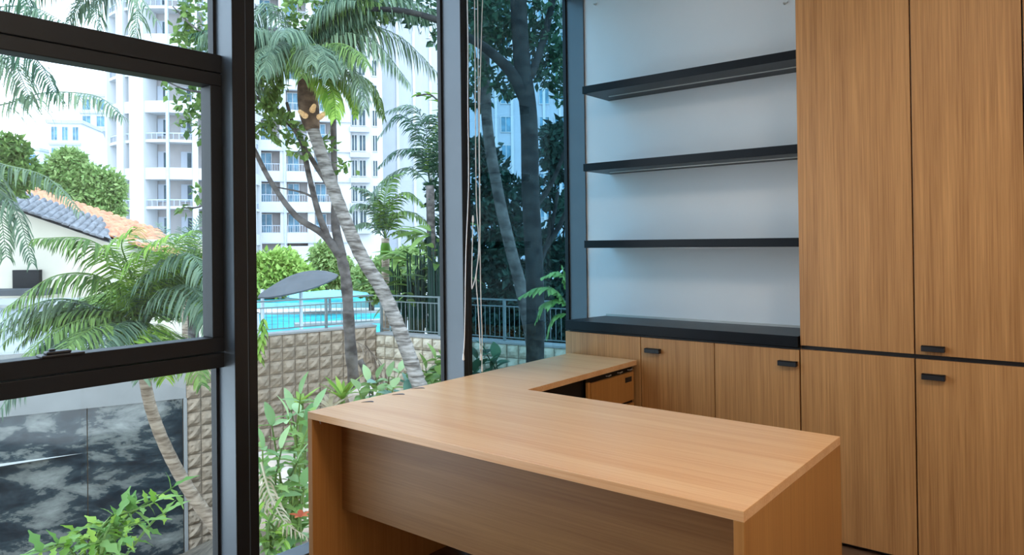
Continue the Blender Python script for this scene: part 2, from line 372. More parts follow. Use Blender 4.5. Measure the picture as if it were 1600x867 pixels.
# ceiling panels out of view, added as warm fill light for the room
for i, (x, y) in enumerate(((1.9, .9), (3.3, 1.1), (1.9, -1.4), (3.3, -1.4))):
    t = thing('fill_light_panel', 'added unseen ceiling fill light, %s' % ['on the window side above the camera', 'on the inner side above the camera', 'by the window behind the camera', 'at the inner back corner behind the camera'][i], 'ceiling light', 'added fill light panels')
    fr = MB()
    for a, b in (((-.32, -.32), (.32, -.30)), ((-.32, .30), (.32, .32)), ((-.32, -.30), (-.30, .30)), ((.30, -.30), (.32, .30))): fr.box((x+a[0], y+a[1], ZC-.03), (x+b[0], y+b[1], ZC))
    fr.build('light_frame', m_wallw, t); bx('diffuser', (x-.3, y-.3, ZC-.012), (x+.3, y+.3, ZC-.002), m_ceil, t); rebase(t, (x, y, ZC))
    L = bpy.data.lights.new('fill_lamp', 'AREA'); L.shape = 'SQUARE'; L.size = .58; L.energy = (11, 24, 1.5, 3)[i]; L.color = (1, .86, .70)
    lo = bpy.data.objects.new('fill_lamp', L); COL.objects.link(lo); lo.location = (x, y, ZC-.035)
# ================================================================== FURNITURE
def box_handle(x0, x1, z0, z1, y, door):
    h = MB().box((x0, y-.03, z0), (x1, y-.022, z1)).box((x0, y-.024, z0), (x0+.008, y, z1)).box((x1-.008, y-.024, z0), (x1, y, z1)).box((x0, y-.03, z1-.004), (x1, y, z1))
    o = h.build('handle', m_blackm, door, .001); o['label'] = 'black bar handle'; return o
YD = 3.56
# low cabinet
c = thing('low_cabinet', 'low light wooden cabinet with two handled doors under the black counter', 'cabinet')
bx('body', (.075, YD+.022, .02), (1.450, YW-.002, .925), m_blackm, c)
bx('plinth', (.09, YD+.05, 0), (1.448, YD+.06, .08), m_blackm, c)
bx('side_panel', (.058, YD+.022, 0), (.075, YW-.002, .918), m_cab, c)
bx('front_panel', (.058, YD, 0), (.572, YD+.02, .918), m_cab2, c, .001)
d1 = bx('door', (.577, YD, .01), (1.011, YD+.02, .918), m_cab, c, .001); box_handle(.612, .702, .838, .862, YD, d1)
d2 = bx('door', (1.015, YD, .01), (1.450, YD+.02, .918), m_cab2, c, .001); box_handle(1.353, 1.443, .838, .862, YD, d2)
rebase(c, (.76, 3.73, 0))
# counter
ct = MB().prism([(.066, YD-.015), (1.450, YD-.015), (1.450, YW-.003), (.135, YW-.003)], .932, .987).build('black_countertop', m_black, None, .002)
tag(ct, 'glossy black countertop slab along the white wall above the low cabinet', 'countertop')
bx('rear_upstand', (.14, YW-.012, .987), (1.45, YW-.002, .999), m_alu, None)
tag(bpy.data.objects['rear_upstand'], 'thin sealant strip where the black countertop meets the white wall', 'strip')
# shelves
for i, zt in enumerate((2.405, 1.935, 1.470)):
    t = thing('wall_shelf', 'long black floating wall shelf, %s' % ['topmost of the three', 'middle of the three', 'lowest of the three, nearest the counter'][i], 'shelf', 'black wall shelves')
    bx('shelf_board', (.176, 3.6, zt-.045), (1.45, YW-.002, zt), m_black, t, .0015)
    st = bx('light_channel', (.26, 3.765, zt-.049), (1.45, 3.777, zt-.0445), m_alu, t); st['label'] = 'thin pale metal channel under the board'
    rebase(t, (.81, 3.75, zt-.045))
# tall cabinet
c = thing('tall_cabinet', 'full-height wooden wall cabinet with stacked upper and lower doors at right', 'cabinet')
bx('body', (1.454, YD+.022, .01), (3.94, YW-.002, ZC-.05), m_blackm, c)
bx('side_panel', (1.4525, YD+.021, .0), (1.4545, YW-.002, ZC-.05), m_cab, c)
bx('plinth', (1.46, YD+.05, 0), (3.94, YD+.06, .03), m_blackm, c)
seams = (1.4535, 1.9545, 2.367, 2.872, 3.38, 3.94)
for i in range(5):
    a, b = seams[i]+.003, seams[i+1]-.003
    lo_ = bx('lower_door', (a, YD, .022), (b, YD+.02, .922), (m_cab2, m_cab)[i % 2], c, .001)
    up_ = bx('upper_door', (a, YD, .943), (b, YD+.02, ZC-.05), (m_cab, m_cab2)[i % 2], c, .001)
    if i in (1, 3):
        box_handle(a+.026, a+.116, .838, .862, YD, lo_); box_handle(a+.026, a+.116, .962, .986, YD, up_)
rebase(c, (2.5, 3.73, 0))
# desk
DX0, DX1, DY0, DY1, RX, RY, ZD, TT = .1, 1.9066, 1.669, 2.5318, .5595, 3.54, .79, .028
t = thing('office_desk', 'L-shaped light wood desk with panel sides and a return along the window', 'desk')
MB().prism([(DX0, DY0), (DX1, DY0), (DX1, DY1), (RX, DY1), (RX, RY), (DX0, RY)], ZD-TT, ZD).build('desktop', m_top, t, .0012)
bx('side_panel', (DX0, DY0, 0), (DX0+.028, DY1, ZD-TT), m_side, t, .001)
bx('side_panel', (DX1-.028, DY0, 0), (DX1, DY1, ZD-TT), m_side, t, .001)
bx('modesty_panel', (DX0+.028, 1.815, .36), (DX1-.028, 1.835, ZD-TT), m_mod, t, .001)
bx('return_back_panel', (DX0, DY1, .12), (DX0+.02, RY, ZD-TT), m_side, t)
bx('knee_panel', (.505, 2.56, .02), (.525, 3.045, ZD-TT-.002), m_black, t)
for (x, y) in ((.14, 1.70),): MB().tube([(x, y, ZD-TT), (x, y, ZD-TT-.016), (x+.004, y, ZD-TT-.022)], .0025, 6).build('screw_pin', m_alu, t)
rebase(t, (1.0, 2.1, 0))
t = thing('drawer_pedestal', 'dark-framed wooden drawer pedestal under the desk return', 'drawer unit')
bx('body', (.14, 3.05, .03), (.535, RY-.015, .755), m_black, t)
bx('side_panel', (.14, 3.05, .03), (.548, 3.072, .735), m_side, t)
for (z0, z1) in ((.572, .728), (.40, .555), (.06, .385)):
    d = bx('drawer_front', (.535, 3.078, z0), (.553, 3.515, z1), m_side, t, .001)
    if z1 > .4:
        hb = MB().box((.552, 3.42, z1-.05), (.5545, 3.49, z1-.022)).box((.5545, 3.425, z1-.026), (.559, 3.485, z1-.022)); hb.build('recessed_pull', m_blackm, d, .001)
for y in (3.24, 3.36, 3.47): MB().tube([(.54, y, .742), (.553, y+.01, .742), (.553, y+.03, .745)], .004, 6).build('rail_clip', m_alu, t)
rebase(t, (.34, 3.3, 0.03))
# scraps on the desk
m_ink = plain('dark_blue_scrap', (.04, .045, .09), .5)
for i, (u, v, dx, lb) in enumerate(((565, 626, .05, 'small dark blue curled scrap on the desktop, nearest the desk corner'), (613, 614.5, .055, 'thin dark sliver on the desktop, middle of the three scraps'), (644, 605, .06, 'dark curved scrap on the desktop, farthest from the desk corner'))):
    p = onz(u, v, ZD)+Vector((.045, -.005, 0)); mb = MB(); K = 6; v0 = len(mb.v)
    for k in range(K+1):
        s_ = k/K; wd = .008*math.sin(math.pi*(.1+.85*s_)); q = p+RT*(dx*(s_-.5))+Vector((0, .012*math.sin(3*s_), 0)); h = .001+.006*s_*(1-s_)
        for e, z in ((-1, 0), (1, 0)): mb.v += [(q.x, q.y+e*wd, ZD+.0004+z), (q.x, q.y+e*wd, ZD+h)]
    for k in range(K):
        a = 4*k; mb.f += [(a, a+4, a+5, a+1), (a+2, a+3, a+7, a+6), (a+1, a+5, a+7, a+3), (a, a+2, a+6, a+4)]
    tag(mb.build('desk_scrap', m_ink, None), lb, 'scrap', 'scraps on the desktop')
# blind cords
m_c = m_cord
cords = [([(729, -60), (731, 60), (731, 160), (732, 290), (728, 397), (726, 519), (724, 556)], 'white blind cord hanging in front of the second mullion, leftmost cord'),
         ([(741, -60), (742, 60), (744, 300), (748, 376), (745, 420), (739, 447), (737, 440), (739, 340)], 'white blind cord whose end loops back up beside the mullion'),
         ([(746, -60), (747, 100), (749, 300), (751, 451), (753, 520), (753, 574)], 'long white blind cord reaching down behind the desk return'),
         ([(756, -60), (752, 60), (749, 200), (750, 370), (744, 430), (747, 480), (751, 556)], 'white blind cord that crosses the others above the desk')]
for i, (pts, lb) in enumerate(cords):
    P = spline([onx(u, v, .03+.008*i) for u, v in pts], 6)
    t = thing('blind_cord', lb, 'cord', 'white blind cords'); MB().tube(P, .0025, 6).build('cord', m_c, t, smooth=True)
    e = P[-1]; MB().tube([e+Vector((0, 0, .012)), e, e-Vector((0, 0, .02)), e-Vector((0, 0, .024))], [.003, .005, .006, .002], 8).build('end_bead', m_c, t); rebase(t, e)
for i, (u, v) in enumerate(((930, 7), (1226, 6))):
    r = at(u, v, 1)-CAM; p = CAM+r*((YW-CAM.y)/r.y); q = Vector((p.x, YW, p.z))
    o = MB().tube([q, q+Vector((0, -.012, 0)), q+Vector((0, -.014, 0))], [.006, .006, .003], 8).tube([q+Vector((0, -.008, 0)), q+Vector((.02, -.012, .004))], .003, 6).build('wall_anchor', m_alu, None)
    tag(o, ['small pale screw anchor high on the white wall by the window', 'small pale screw anchor high on the white wall by the tall cabinet'][i], 'screw anchor', 'wall anchors')
# ================================================================== GARDEN: ground, block walls, fence
W0 = at(290, 600, 10.35); WC = at(592, 500, 12.2); ZW = .08
W0 = Vector((W0.x, W0.y, 0)); WC = Vector((WC.x, WC.y, 0)); eL = (WC-W0).normalized(); nL = Vector((eL.y, -eL.x, 0))
if nL.dot(CAM-W0) < 0: nL = -nL
WR = at(890, 500, 10.3); WR = Vector((WR.x, WR.y, 0)); eR = (WR-WC).normalized(); nR = Vector((eR.y, -eR.x, 0))
if nR.dot(CAM-WC) < 0: nR = -nR
LL, LR = (WC-W0).length, (WR-WC).length+.6
EZ = Vector((0, 0, 1)); BP = .2
def split_block(seed):
    rr = random.Random(seed); G = 4; g = .006; mb = MB(); H = []
    a, b = g, BP-g
    for j in range(G+1):
        for i in range(G+1):
            x = a+(b-a)*i/G; z = a+(b-a)*j/G; edge = i in (0, G) or j in (0, G)
            cx = min(i, G-i)/2; cz = min(j, G-j)/2
            d = .012 if edge else .03+.035*min(cx, cz)+rr.uniform(-.012, .016)
            mb.v.append((x, z, d))
    for j in range(G):
        for i in range(G):
            k = j*(G+1)+i; mb.f.append((k, k+1, k+G+2, k+G+1))
    n = len(mb.v); mb.v += [(a, a, 0), (b, a, 0), (b, b, 0), (a, b, 0)]
    e = [[i for i in range(G+1)], [i*(G+1)+G for i in range(G+1)], [G*(G+1)+G-i for i in range(G+1)], [(G-i)*(G+1) for i in range(G+1)]]
    for q in range(4): mb.f.append(tuple([n+q]+[n+(q+1) % 4]+list(reversed(e[q]))))
    return mb
def blockwall(idx, o, ex, nn, length, rows, ztop, mat, zbot):
    t = thing('garden_wall', ['buff split-face block retaining wall below the pool fence, left of the corner', 'paler split-face block retaining wall right of the corner, behind the bed plants'][idx], 'wall', 'block garden walls')
    MB().obox(o, ex, -nn, EZ, (0, 0, zbot), (length, .22, ztop)).build('core', m_mortar, t)
    MB().obox(o, ex, nn, EZ, (0, -.24, ztop), (length, .03, ztop+.03)).build('coping', m_conc, t)
    R = Matrix((ex, EZ, nn)).transposed().to_4x4(); R = Matrix(((ex.x, 0, nn.x, 0), (ex.y, 0, nn.y, 0), (ex.z, 1, nn.z, 0), (0, 0, 0, 1)))
    ms = []
    for s in range(6):
        b = split_block(100*idx+s); me = bpy.data.meshes.new('block'); me.from_pydata(b.v, [], b.f); me.materials.append(mat); me.update(); ms.append(me)
    for j in range(rows):
        for i in range(int(length/BP)):
            ob = bpy.data.objects.new('block', random.choice(ms)); COL.objects.link(ob); ob.parent = t
            mm = R.copy(); mm.translation = Vector(o)+ex*(i*BP)+EZ*(ztop-(j+1)*BP)+nn*random.uniform(-.004, .006); ob.matrix_local = mm
    rebase(t, o+EZ*zbot); return t
nb = int(round(LL/BP)); LLs = nb*BP; WCs = W0+eL*LLs
blockwall(0, W0, eL, nL, LLs, 16, ZW, m_block, -3.3)
blockwall(1, WCs, eR, nR, LR, 9, ZW-.13, m_blockg, -3.3)
def fence(idx, o, ex, length, zb, zt, off):
    t = thing('pool_fence', ['grey steel bar fence on the left garden wall before the pool', 'grey steel bar fence on the right garden wall before the dark plants'][idx], 'fence', 'pool fence runs')
    o = Vector(o)-off
    for z, r in ((zt, .012), (zt-.1, .008), (zb+.03, .008)):
        MB().obox(o, ex, ex.cross(EZ), EZ, (0, -r, z-r), (length, r, z+r)).build('rail', m_rail, t)
    me = bpy.data.meshes.new('baluster'); b = MB().tube([(0, 0, zb+.02), (0, 0, zt-.1)], 0.0055, 5); me.from_pydata(b.v, [], b.f); me.materials.append(m_rail)
    mp = bpy.data.meshes.new('post'); b = MB().box((-.018, -.018, zb-.05), (.018, .018, zt)); mp.from_pydata(b.v, [], b.f); mp.materials.append(m_rail)
    k = 0; s = .03
    while s < length:
        ob = bpy.data.objects.new('post' if k % 14 == 0 else 'baluster', mp if k % 14 == 0 else me); COL.objects.link(ob); ob.parent = t; ob.location = o+ex*s; s += .088; k += 1
    rebase(t, o+EZ*zb)
fence(0, W0+eL*.9, eL, LLs-.9, ZW+.055, .60, nL*-0-nL*-.0+nL*.1)
fence(1, WCs-nR*0, eR, LR, ZW-.13+.055, .60, nR*.1)
# dark glossy panels with concrete fascia, left of the block wall
eP = (at(0, 600, 9.3)-at(288, 600, 10.33)); eP.z = 0; eP.normalize(); nP = Vector((-eP.y, eP.x, 0))
if nP.dot(CAM-W0) < 0: nP = -nP
PP = W0+nL*.02
t = thing('fascia_wall', 'pale concrete fascia above the dark glossy panels at lower left', 'wall')
MB().obox(PP, eP, -nP, EZ, (.0, 0, -.70), (6, .25, .1)).build('concrete_band', m_conc, t)
MB().obox(PP, eP, -nP, EZ, (.0, .06, -3.3), (6, .25, -.70)).build('backing', m_mortar, t)
MB().obox(PP, eP, nP, EZ, (-.01, -.06, -3.3), (.035, .02, -.70)).build('edge_strip', m_conc, t)
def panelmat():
    m, tt, p = newmat('dark_panel_reflection_mottle'); g = tt.nodes.new('ShaderNodeNewGeometry'); mp = tt.nodes.new('ShaderNodeMapping'); mp.inputs['Scale'].default_value = (.8, .8, 1.9)
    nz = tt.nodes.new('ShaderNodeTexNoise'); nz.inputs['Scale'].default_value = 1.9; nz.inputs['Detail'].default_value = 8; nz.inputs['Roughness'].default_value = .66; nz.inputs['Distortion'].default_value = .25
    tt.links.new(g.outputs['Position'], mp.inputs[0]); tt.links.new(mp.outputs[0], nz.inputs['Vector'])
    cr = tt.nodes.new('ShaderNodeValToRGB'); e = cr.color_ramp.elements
    e[0].position = .40; e[0].color = (.010, .016, .021, 1); e[1].position = .72; e[1].color = (.24, .25, .23, 1)  # pale patches put a garden reflection into the panel colour
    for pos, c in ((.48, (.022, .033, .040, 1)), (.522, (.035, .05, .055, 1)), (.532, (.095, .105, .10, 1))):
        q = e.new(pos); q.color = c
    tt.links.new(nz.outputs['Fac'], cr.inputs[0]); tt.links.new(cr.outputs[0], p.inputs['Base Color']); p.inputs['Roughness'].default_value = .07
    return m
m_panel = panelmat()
J = [0.04, 1.22, 2.55, 3.9, 5.2]
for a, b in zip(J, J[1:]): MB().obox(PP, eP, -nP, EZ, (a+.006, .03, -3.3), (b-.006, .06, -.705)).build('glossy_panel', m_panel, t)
rebase(t, PP+EZ*-3.3)
# ground
gm = MB(); NX, NY = 56, 60
bk = [(at(455, 740, 7.0), 1.55, 1.25), (at(640, 640, 8.6), 2.2, 1.9), (at(790, 640, 8.2), 2.0, 1.6), (at(545, 640, 9.6), 1.3, 1.3), (at(150, 900, 5.6), 1.0, 1.0)]
def gz(x, y):
    z = -3.1+.10*math.sin(x*2.1+y)*math.cos(y*1.7)+.04*math.sin(6*x+5*y)
    e = 0
    for c_, a_, s_ in bk: e = max(e, a_*math.exp(-((x-c_.x)**2+(y-c_.y)**2)/(2*s_*s_)))
    return z+e
for j in range(NY+1):
    for i in range(NX+1):
        x = -13+12.75*i/NX; y = -5+18*j/NY
        q = Vector((x, y, 0)); b = min((WCs-q).dot(-nL), (q-WCs).dot(nR)*1 if False else 9)
        gm.v.append((x, y, gz(x, y)))
for j in range(NY):
    for i in range(NX):
        k = j*(NX+1)+i
        cx, cy_ = -13+12.75*(i+.5)/NX, -5+18*(j+.5)/NY; q = Vector((cx, cy_, 0))
        if (q-W0).dot(nL) > -.4 and (q-WCs).dot(nR) > -.4: gm.f.append((k, k+1, k+NX+2, k+NX+1))
tag(gm.build('garden_ground', m_soil, smooth=True), kind='structure')
ZG = -1.3
far = 260
pv = MB(); q0 = W0-eL*14-nL*.2; q1 = WCs-nL*.2; q2 = WCs+eR*14-nR*.2
poly = [q0, q1, q2, q2+Vector((0, far, 0)), Vector((-far, far, 0)), Vector((-far, -60, 0)), Vector((q0.x, -60, 0))]
pv.v = [(p.x, p.y, ZG) for p in poly]; pv.f = [tuple(range(len(poly)))]; tag(pv.build('terrace_paving', m_pave), kind='structure')
# pool (a basin rim with water)
def gpt(u, dep, z=ZG): p = at(u, 480, dep); return Vector((p.x, p.y, z))
t = thing('swimming_pool', 'turquoise swimming pool with pale rim behind the steel fence', 'pool')
pa, pb, pc, pd = gpt(395, 17), gpt(650, 16), gpt(640, 28.5), gpt(396, 28.5)
MB().prism([(p.x, p.y) for p in (pa, pb, pc, pd)], ZG+.0, ZG+.06).build('water', m_water, t)
for p, q in ((pa, pb), (pb, pc), (pc, pd), (pd, pa)):
    e = (q-p).normalized(); MB().obox(p, e, e.cross(EZ), EZ, (-.2, -.2, -.0), ((q-p).length+.2, .2, .12)).build('pool_rim', m_conc, t)
for k, dd in enumerate((20.5, 24)):
    p, q = gpt(430+30*k, dd, ZG+.05), gpt(560+40*k, dd+1, ZG+.05); e = (q-p).normalized()
    MB().obox(p, e, e.cross(EZ), EZ, (0, -.25, 0), ((q-p).length, .25, .12)).build('stepping_slab', m_conc, t)
rebase(t, pa)
t = thing('children_pool', 'narrow pale teal pool strip beyond the main pool', 'pool')
pa, pb, pc, pd = gpt(398, 31.5), gpt(600, 31.5), gpt(600, 36), gpt(398, 36)
MB().prism([(p.x, p.y) for p in (pa, pb, pc, pd)], ZG, ZG+.25).build('wall', m_teal, t); MB().prism([(p.x, p.y) for p in (pa.lerp(pc, .03), pb.lerp(pd, .03), pc.lerp(pa, .03), pd.lerp(pb, .03))], ZG+.25, ZG+.27).build('water', m_water, t); rebase(t, pa)
# grey canopy
t = thing('canopy', 'long grey leaf-shaped canopy roof above the pool edge', 'canopy')
A_, B_ = at(406, 459, 20), at(527, 430, 20.5); mb = MB(); K = 14; dirn = (B_-A_)
for k in range(K+1):
    s_ = k/K; c_ = A_+dirn*s_+EZ*(.30*math.sin(math.pi*s_)*(1-.3*s_)); hw = .9*math.sin(math.pi*min(.985, max(.03, s_)))**.7+.02
    for j in range(5):
        f = (j-2)/2; mb.v.append(tuple(c_-FW*hw*f-EZ*(.28*f*hw+.20*hw*f*f)))
for k in range(K):
    for j in range(4): a = k*5+j; mb.f.append((a, a+1, a+6, a+5))
o = mb.build('roof_sheet', m_canopy, t, smooth=False); sm = o.modifiers.new('solid', 'SOLIDIFY'); sm.thickness = .05
for (u, v) in ((410, 452), (470, 440)): p = at(u, v, 20.2); MB().tube([(p.x, p.y, ZG), p], .05, 8).build('post', m_white, t)
rebase(t, (A_.x, A_.y, ZG))
# parasol-like teal shade
t = thing('teal_shade', 'pale teal flat shade above the far pool side', 'canopy')
p = at(515, 458, 29); MB().tube([(p.x, p.y, ZG), p], .06, 8).build('pole', m_white, t); MB().tube([p-EZ*.1, p, p+EZ*.12], [1.6, 1.5, .2], 12).build('shade', m_teal, t); rebase(t, (p.x, p.y, ZG))
# ================================================================== BUILDINGS
def frame_at(u, dep, u2, dep2):
    a = at(u, 380, dep); b = at(u2, 380, dep2); a = Vector((a.x, a.y, 0)); b = Vector((b.x, b.y, 0)); ex = (b-a).normalized(); nn = Vector((ex.y, -ex.x, 0))
    if nn.dot(CAM-a) < 0: nn = -nn
    return a, ex, nn, (b-a).length
def zat(v, u, dep): return at(u, v, dep).z
# main apartment block
a, ex, nn, LN = frame_at(400, 69.8, 600, 73.5)
S = lambda u: LN*(u-400)/200
def fbox(mb, s0, s1, d0, d1, z0, z1): return mb.obox(a, ex, nn, EZ, (s0, d0, z0), (s1, d1, z1))
def win_unit(root, s0, s1, z0, z1, d, pane, rail=True, bars=True):
    wf = MB(); e = .07
    fbox(wf, s0, s1, d, d+.12, z0, z0+e); fbox(wf, s0, s1, d, d+.12, z1-e, z1); fbox(wf, s0, s0+e, d, d+.12, z0+e, z1-e); fbox(wf, s1-e, s1, d, d+.12, z0+e, z1-e)
    if bars: fbox(wf, (s0+s1)/2-.03, (s0+s1)/2+.03, d, d+.11, z0+e, z1-e)
    wo_ = wf.build('window', m_white, root); fbox(MB(), s0+e, s1-e, d, d+.05, z0+e, z1-e).build('pane', pane, wo_)
    return wo_
def railing(root, s0, s1, z0, h, d):
    r = MB(); fbox(r, s0, s1, d, d+.06, z0+h-.06, z0+h); fbox(r, s0, s1, d, d+.06, z0, z0+.05); k = max(3, int((s1-s0)/.22))
    for i in range(k+1): x = s0+(s1-s0-.035)*i/k; fbox(r, x, x+.035, d+.01, d+.045, z0+.05, z0+h-.06)
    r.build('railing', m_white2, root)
t = thing('apartment_block', 'white apartment block with balconies and pale blue windows behind the forked tree', 'building')
z_b, FL = zat(364, 420, 70), 3.0
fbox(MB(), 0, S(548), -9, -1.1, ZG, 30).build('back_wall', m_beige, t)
cols = [(404, 437), (447, 479), (490, 521)]
edges = [400]+[x for c_ in cols for x in c_]+[548]
for i in range(0, len(edges), 2): fbox(MB(), S(edges[i]), S(edges[i+1]), -1.2, .0, ZG, 30).build('pier', m_white, t)
for k in range(-1, 9):
    zf = z_b+FL*k
    for (ua, ub) in cols:
        fbox(MB(), S(ua), S(ub), -1.2, .08, zf-.95, zf+.0).build('spandrel', m_white, t)
        if k < 0: continue
        s0, s1 = S(ua)+.08, S(ub)-.75
        win_unit(t, s0, s1, zf+.02, zf+1.9, -.9, m_bluepane)
        railing(t, S(ua)+.02, S(ub)-.02, zf, .75, .0)
    o = fbox(MB(), 0, S(548), -.2, .16, zf-1.02, zf-.92).build('string_course', m_white2, t)
fbox(MB(), S(443), S(445), .0, .14, ZG, 30).build('drain_pipe', m_pipe, t)
fbox(MB(), S(441)-9*.0, S(486), .0, .4, ZG, z_b-1.3).build('ground_floor_porch', m_white, t)
# right wing with dark windows
fbox(MB(), S(548), S(600), -9, -.3, ZG, 36).build('wing_wall', m_white, t)
for k in range(-1, 8):
    zc_ = zat(312, 560, 71)+2.55*k
    for (ua, ub) in ((549, 559), (561, 573), (583, 592)):
        win_unit(t, S(ua), S(ub), zc_-.1, zc_+1.6, -.3, m_darkpane, bars=True)
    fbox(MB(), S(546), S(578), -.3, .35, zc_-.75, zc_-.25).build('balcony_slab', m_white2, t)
rebase(t, a+EZ*ZG)
# plain ribbed block
a, ex, nn, LN = frame_at(596, 80, 900, 82)
t = thing('ribbed_tower_block', 'plain pale blue-grey tower block with vertical ribs behind the tropical palms', 'building')
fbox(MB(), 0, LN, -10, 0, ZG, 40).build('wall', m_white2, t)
for i in range(12): x = LN*i/12; fbox(MB(), x, x+.3, 0, .15, ZG, 40).build('rib', m_white, t)
for k in range(9):
    for x in (LN*.60, LN*.72, LN*.80, LN*.88): win_unit(t, x+.3, x+1.5, 1+3.2*k, 2.8+3.2*k, 0.02, m_bluepane)
rebase(t, a+EZ*ZG)
# round tower
t = thing('round_tower', 'white round apartment tower with curved balconies and columns', 'building')
cT = at(292, 300, 68); cT.z = 0; RTW = 6.4
def ring(r0, r1, z0, z1, seg=48):
    mb = MB()
    for k in range(seg):
        p, q = 2*math.pi*k/seg, 2*math.pi*(k+1)/seg
        P = [cT+Vector((math.cos(x)*r, math.sin(x)*r, 0)) for x, r in ((p, r0), (q, r0), (q, r1), (p, r1))]
        n = len(mb.v); mb.v += [(w_.x, w_.y, z) for z in (z0, z1) for w_ in P]
        mb.f += [tuple(n+i for i in f) for f in ((0, 1, 2, 3), (4, 7, 6, 5), (2, 6, 7, 3), (0, 4, 5, 1))]
    return mb
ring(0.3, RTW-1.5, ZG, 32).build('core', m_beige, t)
toC = (CAM-cT); toC.z = 0; th0 = math.atan2(toC.y, toC.x)
for da, wd, mt in ((-78, 1.0, m_white), (-52, .9, m_white), (-36, 1.4, m_white), (6, .45, m_white), (30, 1.0, m_white), (58, 1.2, m_white), (85, 1, m_white), (-13, .22, m_pipe), (14, .3, m_pipe)):
    th = th0+math.radians(da); rr = Vector((math.cos(th), math.sin(th), 0)); tt_ = Vector((-rr.y, rr.x, 0))
    MB().obox(cT, rr, tt_, EZ, (RTW-(1.5 if mt is m_white and wd > .5 else .1), -wd/2, ZG), (RTW+.22, wd/2, 32)).build('column' if mt is m_white else 'drain_pipe', mt, t)
zt0 = zat(272, 292, 62)
for k in range(-2, 11):
    z = zt0+2.85*k
    if k % 2 == 0: ring(RTW-1.5, RTW+.12, z-.45, z+.55).build('balcony_parapet', m_white, t)
    else:
        ring(RTW-1.5, RTW+.05, z-.12, z+.12).build('balcony_slab', m_white, t); ring(RTW-.08, RTW, z+.62, z+.70).build('railing', m_pipe, t)
        mb = MB()
        for q in range(90):
            th = 2*math.pi*q/90; p = cT+Vector((math.cos(th), math.sin(th), 0))*(RTW-.04); mb.box((p.x-.025, p.y-.025, z+.1), (p.x+.025, p.y+.025, z+.64))
        mb.build('balusters', m_white2, t)['kind'] = 'stuff'
    for da in (-66, -44, -22, 0, 22, 44, 66):
        th = th0+math.radians(da); rr = Vector((math.cos(th), math.sin(th), 0)); tt_ = Vector((-rr.y, rr.x, 0))
        d_ = MB().obox(cT, rr, tt_, EZ, (RTW-1.52, -.45, z+.56), (RTW-1.42, .45, z+2.1)).build('balcony_door', m_white2, t)
        MB().obox(cT, rr, tt_, EZ, (RTW-1.42, .06, z+.65), (RTW-1.40, .38, z+2.0)).build('pane', m_darkpane, d_)
rebase(t, cT+EZ*ZG)
# far pale buildings
def far_block(lb, u0, u1, dep, vtop, wins, mat=None):
    global a, ex, nn, LN
    a, ex, nn, LN = frame_at(u0, dep, u1, dep+1)
    t = thing('far_building', lb, 'building', 'far pale buildings'); zt = zat(vtop, (u0+u1)/2, dep)
    fbox(MB(), 0, LN, -12, 0, ZG, zt).build('wall', mat or m_white, t); fbox(MB(), -.4, LN+.4, -12.4, .4, zt, zt+.6).build('roof', m_white2, t)
    nx, nz = wins; H = (zt-12)/nz
    for j in range(nz):
        for i in range(nx):
            s0 = LN*(i+.2)/nx; win_unit(t, s0, s0+LN*.6/nx, 12+H*j+H*.2, 12+H*j+H*.85, .0, m_bluepane)
        fbox(MB(), 0, LN, 0, .5, 12+H*j-.1, 12+H*j+.3).build('floor_band', m_white2, t)
    rebase(t, a+EZ*ZG)
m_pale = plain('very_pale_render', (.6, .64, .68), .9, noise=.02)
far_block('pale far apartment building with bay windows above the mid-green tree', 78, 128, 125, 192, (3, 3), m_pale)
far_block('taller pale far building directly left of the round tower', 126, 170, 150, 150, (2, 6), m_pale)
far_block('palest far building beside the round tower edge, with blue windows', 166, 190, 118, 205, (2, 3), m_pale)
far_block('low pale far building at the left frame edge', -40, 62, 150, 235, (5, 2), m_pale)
# ================================================================== OLD HOUSE
t = thing('old_house', 'old cream house with orange and grey tiled sloping roof behind the palm', 'house')
A0, B0, B1, A1 = at(-60, 296, 19), at(168, 374, 19), at(160, 352, 20.2), at(-60, 276, 20.2)
mb = MB(); wl = [at(-60, 300, 19.3), at(172, 376, 19.3)]
lo1 = Vector((wl[0].x, wl[0].y, ZG)); lo2 = Vector((wl[1].x, wl[1].y, ZG)); bk_ = FW*.3; bk_.z = 0
mb.v = [tuple(p) for p in (lo1, lo2, wl[1], wl[0], lo1+bk_, lo2+bk_, wl[1]+bk_, wl[0]+bk_)]; mb.f = [(0, 1, 2, 3), (7, 6, 5, 4), (0, 4, 5, 1), (1, 5, 6, 2), (2, 6, 7, 3), (3, 7, 4, 0)]
mb.build('gable_wall', m_cream, t)
w2a, w2b = at(168, 374, 19.4), at(345, 404, 23); mb = MB(); f1, f2 = Vector((w2a.x, w2a.y, ZG)), Vector((w2b.x, w2b.y, ZG)); w2b.z = w2a.z
mb.v = [tuple(p) for p in (f1, f2, w2b, w2a, f1+bk_, f2+bk_, w2b+bk_, w2a+bk_)]; mb.f = [(0, 1, 2, 3), (7, 6, 5, 4), (0, 4, 5, 1), (1, 5, 6, 2), (2, 6, 7, 3), (3, 7, 4, 0)]
mb.build('side_wall', m_cream, t)
